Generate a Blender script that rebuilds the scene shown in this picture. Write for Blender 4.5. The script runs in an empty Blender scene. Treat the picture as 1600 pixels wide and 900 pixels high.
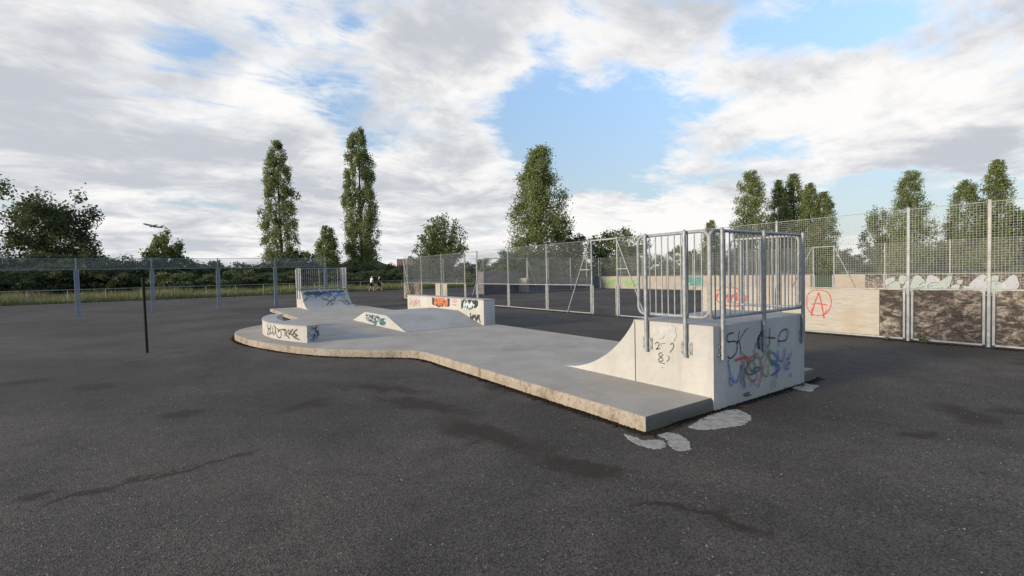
import bpy, bmesh, math, random
import numpy as np
from mathutils import Vector, Matrix

scene = bpy.context.scene
COL = scene.collection
rad = math.radians
random.seed(7)
rng = np.random.default_rng(11)

# ---------------------------------------------------------------- camera, sky, sun, exposure
# World: x runs across the skate pad, y along it, the pad's near corner is the origin.
HEAD = 0.604519                                   # camera heading, clockwise from +y
cd = bpy.data.cameras.new('camera')
cd.sensor_width = 36.0
cd.lens = 16.787
cd.clip_start = 0.05
cd.clip_end = 20000
cam = bpy.data.objects.new('camera', cd)
COL.objects.link(cam)
R_ = Vector((0.822157, -0.568815, -0.022516)); U_ = Vector((0.036718, 0.013518, 0.999234)); F_ = Vector((0.568075, 0.822354, -0.032))
cam.matrix_world = Matrix(((R_.x, U_.x, -F_.x, -3.934), (R_.y, U_.y, -F_.y, -3.293), (R_.z, U_.z, -F_.z, 1.70), (0, 0, 0, 1)))
scene.camera = cam

SUN_EL, SUN_AZ = rad(12), math.atan2(-0.99, 0.12)   # azimuth clockwise from +y
sd = bpy.data.lights.new('sun', 'SUN')
sd.energy = 5.0
sd.angle = rad(9)
sd.color = (1.0, 0.84, 0.62)
sun = bpy.data.objects.new('sun', sd)
COL.objects.link(sun)
sv = Vector((math.sin(SUN_AZ) * math.cos(SUN_EL), math.cos(SUN_AZ) * math.cos(SUN_EL), math.sin(SUN_EL)))
sun.rotation_euler = sv.to_track_quat('Z', 'Y').to_euler()
sun.location = (-30, 10, 30)

scene.render.engine = 'CYCLES'
scene.view_settings.view_transform = 'Standard'
scene.view_settings.look = 'None'
scene.view_settings.exposure = 0.0
scene.view_settings.gamma = 1.0
scene.view_settings.use_curve_mapping = False

# cloud layout, as azimuth from the heading, elevation, two radii (radians) and amount
COVER = [
    (0.0, 0.20, 1.0, 0.38, 0.06), (0.46, 0.30, 0.15, 0.07, 0.20), (0.36, 0.40, 0.12, 0.05, 0.14),
    (-0.706, 0.257, 0.312, 0.225, 0.27), (-0.134, 0.417, 0.151, 0.088, 0.34), (0.225, 0.441, 0.156, 0.065, 0.33),
    (0.708, 0.248, 0.146, 0.082, 0.26), (0.731, 0.163, 0.130, 0.038, 0.30), (0.288, 0.091, 0.284, 0.075, 0.32), (-0.30, 0.08, 0.45, 0.07, 0.14), (-0.43, 0.33, 0.12, 0.10, 0.10),
    (-0.127, 0.206, 0.265, 0.062, 0.16), (-0.376, 0.163, 0.248, 0.071, 0.14), (0.534, 0.294, 0.101, 0.060, 0.16), (0.44, 0.235, 0.13, 0.045, 0.20), (0.30, 0.20, 0.10, 0.025, 0.12),
    (-0.278, 0.440, 0.062, 0.060, -0.20), (-0.318, 0.312, 0.073, 0.055, -0.16), (0.139, 0.268, 0.130, 0.100, -0.30),
    (0.049, 0.349, 0.053, 0.067, -0.22), (0.300, 0.315, 0.090, 0.040, -0.16), (0.442, 0.394, 0.070, 0.030, -0.16),
    (0.609, 0.380, 0.106, 0.032, -0.26), (-0.567, 0.125, 0.080, 0.024, -0.26), (0.618, 0.134, 0.059, 0.023, -0.22),
    (0.618, 0.070, 0.051, 0.027, -0.20), (0.215, 0.171, 0.147, 0.027, -0.18), (-0.602, 0.380, 0.056, 0.037, -0.12)]
SHADE = [
    (-0.55, 0.22, 0.40, 0.25, 0.10),
    (-0.748, 0.311, 0.153, 0.077, 0.30), (-0.652, 0.207, 0.256, 0.045, 0.34), (-0.134, 0.411, 0.125, 0.078, 0.30),
    (0.225, 0.436, 0.133, 0.051, 0.28), (0.753, 0.164, 0.108, 0.028, 0.50), (0.534, 0.110, 0.066, 0.028, 0.35),
    (0.163, 0.145, 0.044, 0.013, 0.50), (0.289, 0.129, 0.048, 0.010, 0.30), (-0.206, 0.167, 0.237, 0.038, 0.18),
    (-0.779, 0.041, 0.155, 0.019, 0.20), (-0.426, 0.340, 0.103, 0.062, -0.30), (-0.679, 0.358, 0.067, 0.027, -0.20),
    (0.693, 0.261, 0.120, 0.055, -0.35), (0.264, 0.086, 0.229, 0.057, -0.45), (0.544, 0.282, 0.108, 0.051, -0.20),
    (0.204, 0.322, 0.075, 0.028, -0.30), (-0.712, 0.101, 0.126, 0.015, -0.25)]


class NT:
    """small helper for building node trees"""
    def __init__(self, tree):
        self.t = tree; self.n = tree.nodes; self.l = tree.links
    def put(self, sock, v):
        if isinstance(v, bpy.types.NodeSocket): self.l.new(v, sock)
        elif v is not None: sock.default_value = v
    def math(self, op, a, b=None, c=None, clamp=False):
        n = self.n.new('ShaderNodeMath'); n.operation = op; n.use_clamp = clamp
        for i, v in enumerate((a, b, c)): self.put(n.inputs[i], v)
        return n.outputs[0]
    def vmath(self, op, a, b=None, scale=None):
        n = self.n.new('ShaderNodeVectorMath'); n.operation = op
        self.put(n.inputs[0], a); self.put(n.inputs[1], b)
        if scale is not None: self.put(n.inputs['Scale'], scale)
        return n.outputs['Value'] if op in ('LENGTH', 'DOT_PRODUCT') else n.outputs[0]
    def noise(self, vec, scale, detail=4, rough=0.55, dist=0.0, color=False):
        n = self.n.new('ShaderNodeTexNoise'); self.put(n.inputs['Vector'], vec)
        n.inputs['Scale'].default_value = scale; n.inputs['Detail'].default_value = detail
        n.inputs['Roughness'].default_value = rough; n.inputs['Distortion'].default_value = dist
        return n.outputs['Color' if color else 'Fac']
    def voronoi(self, vec, scale, feature='F1', out='Distance'):
        n = self.n.new('ShaderNodeTexVoronoi'); n.feature = feature; self.put(n.inputs['Vector'], vec)
        n.inputs['Scale'].default_value = scale
        return n.outputs[out]
    def smooth(self, v, lo, hi, a=0.0, b=1.0):
        n = self.n.new('ShaderNodeMapRange'); n.interpolation_type = 'SMOOTHSTEP'
        self.put(n.inputs[0], v)
        for i, x in enumerate((lo, hi, a, b)): n.inputs[i + 1].default_value = x
        return n.outputs[0]
    def lin(self, v, lo, hi, a=0.0, b=1.0):
        n = self.n.new('ShaderNodeMapRange'); self.put(n.inputs[0], v)
        for i, x in enumerate((lo, hi, a, b)): n.inputs[i + 1].default_value = x
        return n.outputs[0]
    def mix(self, f, a, b, mode='MIX'):
        n = self.n.new('ShaderNodeMix'); n.data_type = 'RGBA'; n.blend_type = mode
        self.put(n.inputs[0], f)
        for s, v in ((n.inputs[6], a), (n.inputs[7], b)):
            if isinstance(v, tuple) and len(v) == 3: v = (*v, 1.0)
            self.put(s, v)
        return n.outputs[2]
    def pos(self):
        return self.n.new('ShaderNodeNewGeometry').outputs['Position']
    def mapping(self, vec, loc=(0, 0, 0), rot=(0, 0, 0), scale=(1, 1, 1), kind='POINT'):
        n = self.n.new('ShaderNodeMapping'); n.vector_type = kind; self.put(n.inputs[0], vec)
        n.inputs[1].default_value = loc; n.inputs[2].default_value = rot; n.inputs[3].default_value = scale
        return n.outputs[0]


def build_world():
    w = bpy.data.worlds.new('World'); scene.world = w; w.use_nodes = True
    w.node_tree.nodes.clear()
    T = NT(w.node_tree)
    out = T.n.new('ShaderNodeOutputWorld'); bg = T.n.new('ShaderNodeBackground')
    T.l.new(bg.outputs[0], out.inputs[0]); bg.inputs[1].default_value = 0.1
    sky = T.n.new('ShaderNodeTexSky'); sky.sky_type = 'NISHITA'; sky.sun_disc = False
    sky.sun_elevation = SUN_EL; sky.sun_rotation = SUN_AZ
    sky.air_density = 1.0; sky.dust_density = 0.6; sky.ozone_density = 2.0
    d = T.n.new('ShaderNodeTexCoord').outputs['Generated']
    sp = T.n.new('ShaderNodeSeparateXYZ'); T.l.new(d, sp.inputs[0])
    x, y, z = sp.outputs
    zc = T.math('MAXIMUM', z, 0.0)
    az = T.math('SUBTRACT', T.math('ARCTAN2', x, y), HEAD)
    el = T.math('ARCSINE', z)
    cmb = T.n.new('ShaderNodeCombineXYZ'); T.l.new(x, cmb.inputs[0]); T.l.new(y, cmb.inputs[1])
    T.l.new(T.math('MULTIPLY', zc, 0.6), cmb.inputs[2])
    p = T.vmath('SCALE', cmb.outputs[0], scale=T.math('DIVIDE', 1.0, T.math('ADD', zc, 0.16)))
    # soft warp so that the cloud masses get ragged outlines
    wn = T.noise(p, 1.6, 5, 0.6, color=True)
    ws = T.n.new('ShaderNodeSeparateXYZ'); T.l.new(wn, ws.inputs[0])
    azw = T.math('MULTIPLY_ADD', T.math('SUBTRACT', ws.outputs[0], 0.5), 0.34, az)
    elw = T.math('MULTIPLY_ADD', T.math('SUBTRACT', ws.outputs[1], 0.5), 0.16, el)
    def blobs(L, acc):
        for a0, e0, sa, se, amp in L:
            d1 = T.math('MULTIPLY_ADD', azw, 1 / sa, -a0 / sa)
            d2 = T.math('MULTIPLY_ADD', elw, 1 / se, -e0 / se)
            s = T.math('MULTIPLY_ADD', d2, d2, T.math('MULTIPLY', d1, d1))
            acc = T.math('MULTIPLY_ADD', T.math('POWER', 0.36788, s), amp, acc)
        return acc
    n1 = T.noise(p, 1.25, 9, 0.58, 0.3)
    n1b = T.noise(T.mapping(p, (1, 5, 2), (0, 0, 0.5), (1.0, 1.7, 1.0)), 3.6, 9, 0.66, 0.5)
    base = T.math('MULTIPLY_ADD', T.math('SUBTRACT', n1b, 0.5), 0.62, n1)
    cover = blobs(COVER, T.math('ADD', base, -0.06))
    dens = T.smooth(cover, 0.41, 0.66)
    n2 = T.noise(T.mapping(p, (3.1, 7.7, 1.0)), 2.1, 8, 0.6, 0.4)
    thick = T.math('MULTIPLY', T.math('SUBTRACT', cover, 0.60), 0.45)
    sh = blobs(SHADE, T.math('MULTIPLY_ADD', T.math('SUBTRACT', n1b, 0.5), 0.55, T.math('ADD', T.math('MULTIPLY_ADD', T.math('SUBTRACT', n2, 0.5), 1.9, 0.60), thick)))
    shade = T.smooth(sh, 0.34, 1.14)
    cloud = T.mix(shade, (10.0, 9.85, 9.7), (5.7, 5.95, 6.5))
    # thin cloud is bright; clear air between the clouds a clean blue
    blue = T.mix(1.0, sky.outputs[0], (1.0, 1.0, 1.0), 'MULTIPLY')
    blue = T.mix(T.smooth(el, 0.0, 0.5), blue, T.mix(1.0, blue, (SKYB[0], SKYB[1], SKYB[2]), 'MULTIPLY'))
    hz = T.smooth(el, 0.0, 0.36, 0.6, 0.06)                      # pale air low down
    blue = T.mix(hz, blue, (7.6, 8.4, 9.2))
    T.l.new(T.mix(dens, blue, cloud), bg.inputs[0])
    w.cycles.sampling_method = 'MANUAL'
    w.cycles.sample_map_resolution = 512
SKYB = (3.8, 3.55, 3.5)
build_world()


# ---------------------------------------------------------------- materials
def new_mat(name):
    m = bpy.data.materials.new(name); m.use_nodes = True
    T = NT(m.node_tree)
    return m, T, m.node_tree.nodes['Principled BSDF']


def bump(T, b, height, strength, dist):
    n = T.n.new('ShaderNodeBump'); n.inputs['Strength'].default_value = strength; n.inputs['Distance'].default_value = dist
    T.put(n.inputs['Height'], height); T.l.new(n.outputs[0], b.inputs['Normal'])


def mat_plain(name, c, rough=0.6, metal=0.0, var=0.12, scale=9.0, spec=0.4):
    m, T, b = new_mat(name)
    n = T.noise(T.pos(), scale, 5, 0.6)
    lo = tuple(v * (1 - var) for v in c); hi = tuple(v * (1 + var) for v in c)
    T.put(b.inputs['Base Color'], T.mix(T.smooth(n, 0.3, 0.7), lo, hi))
    b.inputs['Roughness'].default_value = rough; b.inputs['Metallic'].default_value = metal
    b.inputs['Specular IOR Level'].default_value = spec
    return m


def mat_concrete(name, c, dirt=(0.16, 0.13, 0.10), damt=0.5, streak=False, spots=0.0, grain=0.0, scuff=0.0):
    m, T, b = new_mat(name)
    p = T.pos()
    n = T.noise(p, 1.3, 6, 0.6); n2 = T.noise(p, 11, 6, 0.65); n3 = T.noise(p, 140, 2, 0.5)
    col = T.mix(T.smooth(n, 0.3, 0.72), tuple(v * 0.88 for v in c), tuple(min(0.85, v * 1.10) for v in c))
    col = T.mix(T.smooth(n2, 0.45, 0.75, 0.0, 0.35), col, tuple(v * 0.72 for v in c))
    col = T.mix(T.smooth(n3, 0.35, 0.7, 0.0, 0.22), col, tuple(v * 0.6 for v in c))
    if streak:
        ps = T.mapping(p, scale=(7, 7, 0.5))
        st = T.noise(ps, 1.0, 5, 0.6)
        col = T.mix(T.smooth(st, 0.52, 0.78, 0.0, damt), col, dirt)
    else:
        st = T.noise(p, 0.7, 7, 0.68, 0.6)
        col = T.mix(T.smooth(st, 0.50, 0.72, 0.0, damt), col, dirt)
    if spots > 0:
        v = T.voronoi(p, 7.0); k = T.noise(p, 3.0, 3)
        f = T.math('MULTIPLY', T.smooth(v, 0.02, 0.10, 1.0, 0.0), T.smooth(k, 0.48, 0.62))
        col = T.mix(T.math('MULTIPLY', f, spots), col, tuple(v_ * 0.4 for v_ in dirt))
    if scuff > 0:
        sc = T.noise(T.mapping(p, (2, 1, 0), (0, 0, 0.25), (5.0, 0.45, 1.0)), 2.6, 6, 0.7, 0.8); sk = T.noise(T.mapping(p, (7, 3, 0), (0, 0, -0.5), (0.5, 4.0, 1.0)), 2.2, 6, 0.7, 0.6)
        col = T.mix(T.smooth(sc, 0.60, 0.70, 0.0, scuff), col, tuple(v * 0.62 for v in c))
        col = T.mix(T.smooth(sk, 0.62, 0.72, 0.0, scuff), col, tuple(min(0.7, v * 1.25) for v in c))
    if grain > 0:
        gz = T.noise(T.mapping(p, scale=(1, 1, 0.6)), 26, 6, 0.75, 0.5); ga = T.noise(T.mapping(p, (5, 1, 3), scale=(1, 1, 0.4)), 5.5, 5, 0.7)
        col = T.mix(T.smooth(gz, 0.46, 0.66, 0.0, 0.75), col, (0.17, 0.125, 0.085))
        col = T.mix(T.smooth(ga, 0.50, 0.70, 0.0, 0.75), col, (0.10, 0.075, 0.055))
    T.put(b.inputs['Base Color'], col)
    b.inputs['Roughness'].default_value = 0.88; b.inputs['Specular IOR Level'].default_value = 0.25
    bump(T, b, T.math('ADD', n2, T.math('MULTIPLY', n3, 0.5)), 0.35, 0.006)
    return m


STAINS = [(-4.62, 1.76, 0.17, 0.19, 0.12), (-3.98, 1.94, 0.16, 0.59, 0.10), (-2.60, 3.46, 0.44, 0.43, 0.25),
          (-1.54, 3.73, -0.98, 0.70, 0.25), (-1.43, 2.50, -1.20, 0.77, 0.35), (-1.34, 1.00, -1.35, 0.69, 0.35),
          (-1.16, -0.18, -1.25, 0.35, 0.30), (-1.09, -1.11, -0.77, 0.22, 0.10), (-0.96, -1.46, -1.42, 0.26, 0.12),
          (3.20, -1.83, -2.41, 0.40, 0.40), (2.02, -1.69, -0.57, 0.22, 0.20), (-6.25, 8.26, -0.30, 0.34, 0.50),
          (-4.96, 1.92, 0.06, 0.09, 0.15), (-3.99, 4.04, -0.26, 0.19, 0.40), (-5.13, 6.88, 0.89, 0.23, 0.50),
          (3.68, -2.09, -2.07, 0.14, 0.30), (0.03, 0.79, -1.43, 0.31, 0.20), (-0.12, 2.62, -1.52, 0.35, 0.20)]


def mat_asphalt():
    m, T, b = new_mat('asphalt')
    p = T.pos()
    big = T.noise(p, 0.22, 6, 0.62, 0.8); med = T.noise(p, 1.7, 6, 0.65, 0.5)
    fine = T.voronoi(p, 95, out='Color'); fd = T.voronoi(p, 95)
    fs = T.n.new('ShaderNodeSeparateXYZ'); T.l.new(fine, fs.inputs[0])
    col = T.mix(T.smooth(big, 0.34, 0.66), (0.041, 0.0355, 0.0325), (0.083, 0.072, 0.060))
    col = T.mix(T.smooth(med, 0.40, 0.72, 0.0, 0.55), col, (0.039, 0.032, 0.028))
    col = T.mix(1.0, col, T.mix(fs.outputs[0], (0.38, 0.38, 0.38), (1.68, 1.66, 1.63)), 'MULTIPLY')
    # pale stone chips in the wearing course
    chip = T.voronoi(p, 42, out='Color'); cs = T.n.new('ShaderNodeSeparateXYZ'); T.l.new(chip, cs.inputs[0])
    cd_ = T.voronoi(p, 42)
    k = T.math('MULTIPLY', T.math('GREATER_THAN', cs.outputs[0], 0.965), T.math('LESS_THAN', cd_, 0.28))
    col = T.mix(T.math('MULTIPLY', k, 0.75), col, (0.30, 0.29, 0.27))
    # damp and moss stains with a shape of their own
    pw = T.vmath('ADD', p, T.vmath('SCALE', T.vmath('SUBTRACT', T.noise(p, 2.6, 6, 0.7, color=True), (0.5, 0.5, 0.5)), scale=0.9))
    acc = 0.0
    for (sx, sy, r, L, w) in STAINS:
        v = T.mapping(pw, (sx, sy, 0), (0, 0, r), (L * 1.5, w * 0.8, 50), 'TEXTURE')
        acc = T.math('ADD', T.smooth(T.vmath('LENGTH', v), 0.35, 1.10, 1.0, 0.0), acc)
    sn = T.noise(T.mapping(p, (4, 2, 0), (0, 0, 0.4), (1.0, 0.6, 1.0)), 0.75, 8, 0.72, 1.4)
    acc = T.math('ADD', acc, T.smooth(sn, 0.56, 0.72, 0.0, 0.7))
    col = T.mix(T.math('MULTIPLY', T.math('MINIMUM', acc, 1.0), 0.9), col, (0.026, 0.0165, 0.0105))
    T.put(b.inputs['Base Color'], col)
    b.inputs['Roughness'].default_value = 0.82; b.inputs['Specular IOR Level'].default_value = 0.30
    bump(T, b, T.math('ADD', T.math('MULTIPLY', fd, 1.0), T.noise(p, 60, 3, 0.6)), 0.8, 0.008)
    return m


def mat_leaf(name, c1, c2, c3=None, trans=0.45):
    m, T, b = new_mat(name)
    g = T.n.new('ShaderNodeNewGeometry')
    r = g.outputs['Random Per Island']
    n = T.noise(g.outputs['Position'], 0.55, 3, 0.6)
    col = T.mix(T.math('ADD', T.math('MULTIPLY', r, 0.6), T.math('MULTIPLY', T.smooth(n, 0.3, 0.7), 0.4)), c1, c2)
    if c3: col = T.mix(T.math('GREATER_THAN', r, 0.93), col, c3)
    T.put(b.inputs['Base Color'], col)
    b.inputs['Roughness'].default_value = 0.6; b.inputs['Specular IOR Level'].default_value = 0.25
    tr = T.n.new('ShaderNodeBsdfTranslucent'); T.l.new(col, tr.inputs[0])
    mx = T.n.new('ShaderNodeMixShader'); mx.inputs[0].default_value = trans
    o = T.n['Material Output']
    T.l.new(b.outputs[0], mx.inputs[1]); T.l.new(tr.outputs[0], mx.inputs[2]); T.l.new(mx.outputs[0], o.inputs[0])
    return m


def mat_board(name, pale, dark, amt):
    """old ply court boards: pale face ply with dark peeled areas in horizontal grain"""
    m, T, b = new_mat(name)
    p = T.pos()
    pg = T.mapping(p, scale=(1, 1, 3.2))
    n = T.noise(pg, 2.4, 9, 0.68, 0.7); g = T.noise(T.mapping(p, scale=(2, 2, 26)), 1.6, 5, 0.6)
    f = T.math('ADD', n, T.math('MULTIPLY', T.math('SUBTRACT', g, 0.5), 0.22))
    col = T.mix(T.smooth(g, 0.3, 0.7), pale, tuple(v * 0.8 for v in pale))
    col = T.mix(T.smooth(T.noise(p, 1.1, 4, 0.6), 0.5, 0.68, 0, 0.6), col, (pale[0] * 0.85, pale[1] * 0.74, pale[2] * 0.62))
    col = T.mix(T.smooth(f, amt - 0.05, amt + 0.05, 1.0, 0.0), col, dark)
    T.put(b.inputs['Base Color'], col); b.inputs['Roughness'].default_value = 0.85
    b.inputs['Specular IOR Level'].default_value = 0.2
    bump(T, b, f, 0.4, 0.008)
    return m


def mat_peel(name, pale, mid, dark, amt):
    """ply whose face veneer has weathered off in flakes: three tones, ragged along the grain"""
    m, T, b = new_mat(name)
    p = T.pos()
    n = T.noise(T.mapping(p, scale=(1, 1, 1.7)), 6.0, 10, 0.76, 0.6)
    g = T.noise(T.mapping(p, scale=(3, 3, 30)), 1.5, 5, 0.65)
    k = T.noise(T.mapping(p, (3, 8, 1)), 1.15, 5, 0.6, 0.5)
    f = T.math('ADD', T.math('MULTIPLY_ADD', T.math('SUBTRACT', g, 0.5), 0.20, n), T.math('MULTIPLY', T.math('SUBTRACT', k, 0.5), 0.40))
    col = T.mix(T.smooth(f, amt - 0.06, amt + 0.05), dark, mid)
    col = T.mix(T.smooth(f, amt + 0.02, amt + 0.13), col, pale)
    col = T.mix(T.smooth(T.noise(p, 34, 4, 0.7), 0.45, 0.70, 0, 0.5), col, tuple(v * 0.45 for v in mid))
    T.put(b.inputs['Base Color'], col); b.inputs['Roughness'].default_value = 0.88
    b.inputs['Specular IOR Level'].default_value = 0.15
    bump(T, b, f, 0.5, 0.010)
    return m


def mat_paint(name, c, alpha=0.9):
    """sprayed paint: worn, slightly broken coverage"""
    m, T, b = new_mat(name)
    p = T.pos()
    n = T.noise(p, 30, 4, 0.7)
    T.put(b.inputs['Base Color'], T.mix(T.noise(p, 9, 3), tuple(v * 0.75 for v in c), tuple(min(0.9, v * 1.2) for v in c)))
    b.inputs['Roughness'].default_value = 0.6
    T.put(b.inputs['Alpha'], T.smooth(n, 0.26, 0.46, alpha * 0.35, alpha))
    return m


def mat_grassland():
    m, T, b = new_mat('mown_grass')
    p = T.pos()
    n = T.noise(p, 0.06, 6, 0.6); k = T.noise(p, 1.5, 6, 0.7)
    col = T.mix(T.smooth(n, 0.35, 0.65), (0.050, 0.085, 0.022), (0.090, 0.115, 0.036))
    col = T.mix(T.smooth(k, 0.4, 0.75, 0, 0.5), col, (0.125, 0.120, 0.050))
    T.put(b.inputs['Base Color'], col); b.inputs['Roughness'].default_value = 0.9
    b.inputs['Specular IOR Level'].default_value = 0.1
    bump(T, b, k, 0.6, 0.05)
    return m


def mat_soil():
    """wash of soil and moss over the tarmac, thinning out raggedly"""
    m, T, b = new_mat('soil_wash')
    p = T.pos()
    n = T.noise(p, 7, 8, 0.75); k = T.noise(p, 45, 4, 0.7)
    T.put(b.inputs['Base Color'], T.mix(T.smooth(k, 0.35, 0.7), (0.018, 0.012, 0.008), (0.050, 0.034, 0.022)))
    b.inputs['Roughness'].default_value = 0.95; b.inputs['Specular IOR Level'].default_value = 0.1
    uv = T.n.new('ShaderNodeAttribute'); uv.attribute_name = 'fade'
    f = T.math('SUBTRACT', T.math('ADD', uv.outputs['Fac'], T.math('MULTIPLY', T.math('SUBTRACT', n, 0.5), 1.5)), T.math('MULTIPLY', k, 0.3))
    T.put(b.inputs['Alpha'], T.smooth(f, 0.22, 0.62, 0.0, 0.92))
    return m


def mat_slurry():
    """thin cement slurry worn through to the tarmac in places"""
    m, T, b = new_mat('cement_slurry')
    p = T.pos()
    n = T.noise(p, 9, 8, 0.72); g = T.noise(p, 90, 3, 0.6); k = T.noise(p, 30, 5, 0.7)
    col = T.mix(T.smooth(n, 0.35, 0.65), (0.25, 0.235, 0.21), (0.37, 0.355, 0.32))
    col = T.mix(T.smooth(g, 0.45, 0.7, 0, 0.5), col, (0.15, 0.14, 0.125))
    T.put(b.inputs['Base Color'], col); b.inputs['Roughness'].default_value = 0.92; b.inputs['Specular IOR Level'].default_value = 0.2
    T.put(b.inputs['Alpha'], T.smooth(T.math('ADD', n, T.math('MULTIPLY', T.math('SUBTRACT', k, 0.5), 0.7)), 0.30, 0.38))
    bump(T, b, T.math('ADD', g, n), 0.5, 0.006)
    return m


MT = {
    'asphalt': mat_asphalt(),
    'grassland': mat_grassland(),
    'slab': mat_concrete('slab_concrete', (0.37, 0.338, 0.292), (0.20, 0.165, 0.125), 0.45, scuff=0.5),
    'slab_edge': mat_concrete('slab_edge_concrete', (0.33, 0.295, 0.245), (0.12, 0.09, 0.06), 0.7, spots=0.9, grain=1.0),
    'slab_end': mat_concrete('grimy_shaded_concrete', (0.13, 0.125, 0.11), (0.04, 0.035, 0.03), 0.8, spots=0.9, grain=1.0),  # grime, plus the end face's shade put into the base colour
    'soil': mat_soil(),
    'cream': mat_concrete('cream_concrete', (0.425, 0.42, 0.40), (0.25, 0.235, 0.205), 0.3, streak=True, spots=0.15),
    'grey_conc': mat_concrete('trowelled_concrete', (0.36, 0.355, 0.34), (0.22, 0.20, 0.17), 0.35, scuff=0.6),
    'patch': mat_slurry(),
    'galv': mat_plain('galvanised_steel', (0.27, 0.285, 0.30), 0.5, 0.3, 0.2, 14),
    'galv_pale': mat_plain('pale_galvanised_steel', (0.29, 0.30, 0.30), 0.6, 0.1, 0.2, 8),
    'galv_blue': mat_plain('bluish_galvanised_steel', (0.20, 0.235, 0.29), 0.6, 0.15, 0.15, 8),
    'wire': mat_plain('fence_wire', (0.30, 0.32, 0.32), 0.55, 0.1, 0.1, 3),
    'black_steel': mat_plain('black_painted_steel', (0.010, 0.010, 0.011), 0.7, 0.0, 0.2, 9, 0.2),
    'white_board': mat_board('white_painted_ply', (0.40, 0.375, 0.335), (0.27, 0.24, 0.205), 0.36),
    'dark_board': mat_peel('peeling_dark_ply', (0.31, 0.28, 0.245), (0.15, 0.125, 0.105), (0.045, 0.039, 0.037), 0.495),
    'mid_board': mat_peel('weathered_ply', (0.38, 0.35, 0.31), (0.24, 0.205, 0.17), (0.10, 0.085, 0.078), 0.45),
    'tan_board': mat_board('tan_painted_ply', (0.37, 0.325, 0.28), (0.21, 0.18, 0.15), 0.36),
    'grey_board': mat_board('grey_painted_ply', (0.17, 0.155, 0.165), (0.075, 0.07, 0.08), 0.44),
    'bark': mat_plain('bark', (0.085, 0.068, 0.050), 0.9, 0, 0.35, 5, 0.1),
    'pop_leaf': mat_leaf('poplar_leaf', (0.115, 0.150, 0.052), (0.270, 0.310, 0.120), (0.36, 0.38, 0.20)),
    'dark_leaf': mat_leaf('dark_leaf', (0.040, 0.056, 0.026), (0.100, 0.122, 0.054)),
    'mid_leaf': mat_leaf('mid_leaf', (0.085, 0.118, 0.040), (0.205, 0.245, 0.090)),
    'bramble_leaf': mat_leaf('bramble_leaf', (0.080, 0.106, 0.042), (0.195, 0.220, 0.095), (0.28, 0.26, 0.14)),
    'grass_blade': mat_leaf('grass_blade', (0.125, 0.155, 0.055), (0.27, 0.26, 0.125), (0.40, 0.36, 0.21), 0.2),
    'moss': mat_plain('dark_moss', (0.020, 0.015, 0.010), 0.95, 0, 0.5, 40, 0.1),
    'stone': mat_plain('pale_chippings', (0.26, 0.25, 0.235), 0.85, 0, 0.3, 30, 0.2),
    'kerb': mat_plain('kerb_concrete', (0.30, 0.29, 0.26), 0.9, 0, 0.2, 4, 0.2),
    'roof': mat_plain('clay_tile', (0.20, 0.125, 0.10), 0.85, 0, 0.25, 3, 0.2),
    'brick': mat_plain('far_brick', (0.26, 0.15, 0.11), 0.9, 0, 0.2, 3, 0.2),
    'render': mat_plain('pale_render', (0.48, 0.45, 0.40), 0.85, 0, 0.1, 2, 0.2),
    'glass': mat_plain('dark_glass', (0.04, 0.05, 0.06), 0.15, 0, 0.1, 2, 0.6),
    'hill': mat_plain('far_hill', (0.060, 0.075, 0.070), 1.0, 0, 0.2, 0.004, 0.0),
    'plane': mat_plain('aircraft_skin', (0.34, 0.36, 0.375), 0.45, 0.1, 0.05, 0.1),
    'plane_dark': mat_plain('aircraft_dark', (0.19, 0.205, 0.22), 0.5, 0.1, 0.05, 0.1),
    'skin': mat_plain('skin', (0.42, 0.27, 0.20), 0.6, 0, 0.05, 8),
    'white_cloth': mat_plain('white_cotton', (0.72, 0.73, 0.76), 0.9, 0, 0.05, 8, 0.1),
    'navy_cloth': mat_plain('navy_cloth', (0.018, 0.020, 0.035), 0.9, 0, 0.1, 8, 0.1),
    'black_cloth': mat_plain('black_cloth', (0.014, 0.012, 0.013), 0.9, 0, 0.1, 8, 0.1),
    'brown_cloth': mat_plain('dark_brown_cloth', (0.030, 0.018, 0.015), 0.9, 0, 0.1, 8, 0.1),
    'hair': mat_plain('dark_hair', (0.02, 0.015, 0.012), 0.8, 0, 0.1, 8, 0.2),
    'pk': mat_paint('paint_black', (0.022, 0.022, 0.025)),
    'pb': mat_paint('paint_blue', (0.045, 0.13, 0.40)),
    'pl': mat_paint('paint_light_blue', (0.16, 0.34, 0.62)),
    'pg': mat_paint('paint_green', (0.06, 0.25, 0.04)),
    'pt': mat_paint('paint_teal', (0.030, 0.085, 0.085)),
    'pr': mat_paint('paint_red', (0.50, 0.055, 0.055), 0.72),
    'pp': mat_paint('paint_pale_red', (0.52, 0.17, 0.13), 0.62),
    'po': mat_paint('paint_orange', (0.50, 0.17, 0.08), 0.85),
    'pc': mat_paint('paint_ice_blue', (0.40, 0.50, 0.53), 0.95),
    'pw': mat_paint('paint_white', (0.47, 0.47, 0.48), 0.8),
    'pn': mat_paint('paint_pale_grey', (0.52, 0.55, 0.62), 0.6),
    'pe': mat_paint('paint_bright_green', (0.13, 0.42, 0.10), 0.95),
    'pd': mat_paint('paint_duck_green', (0.035, 0.20, 0.17), 0.95),
    'pm': mat_paint('paint_mint', (0.29, 0.345, 0.325), 0.95),
    'py': mat_paint('paint_yellow_green', (0.35, 0.40, 0.12), 0.85),
}


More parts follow.
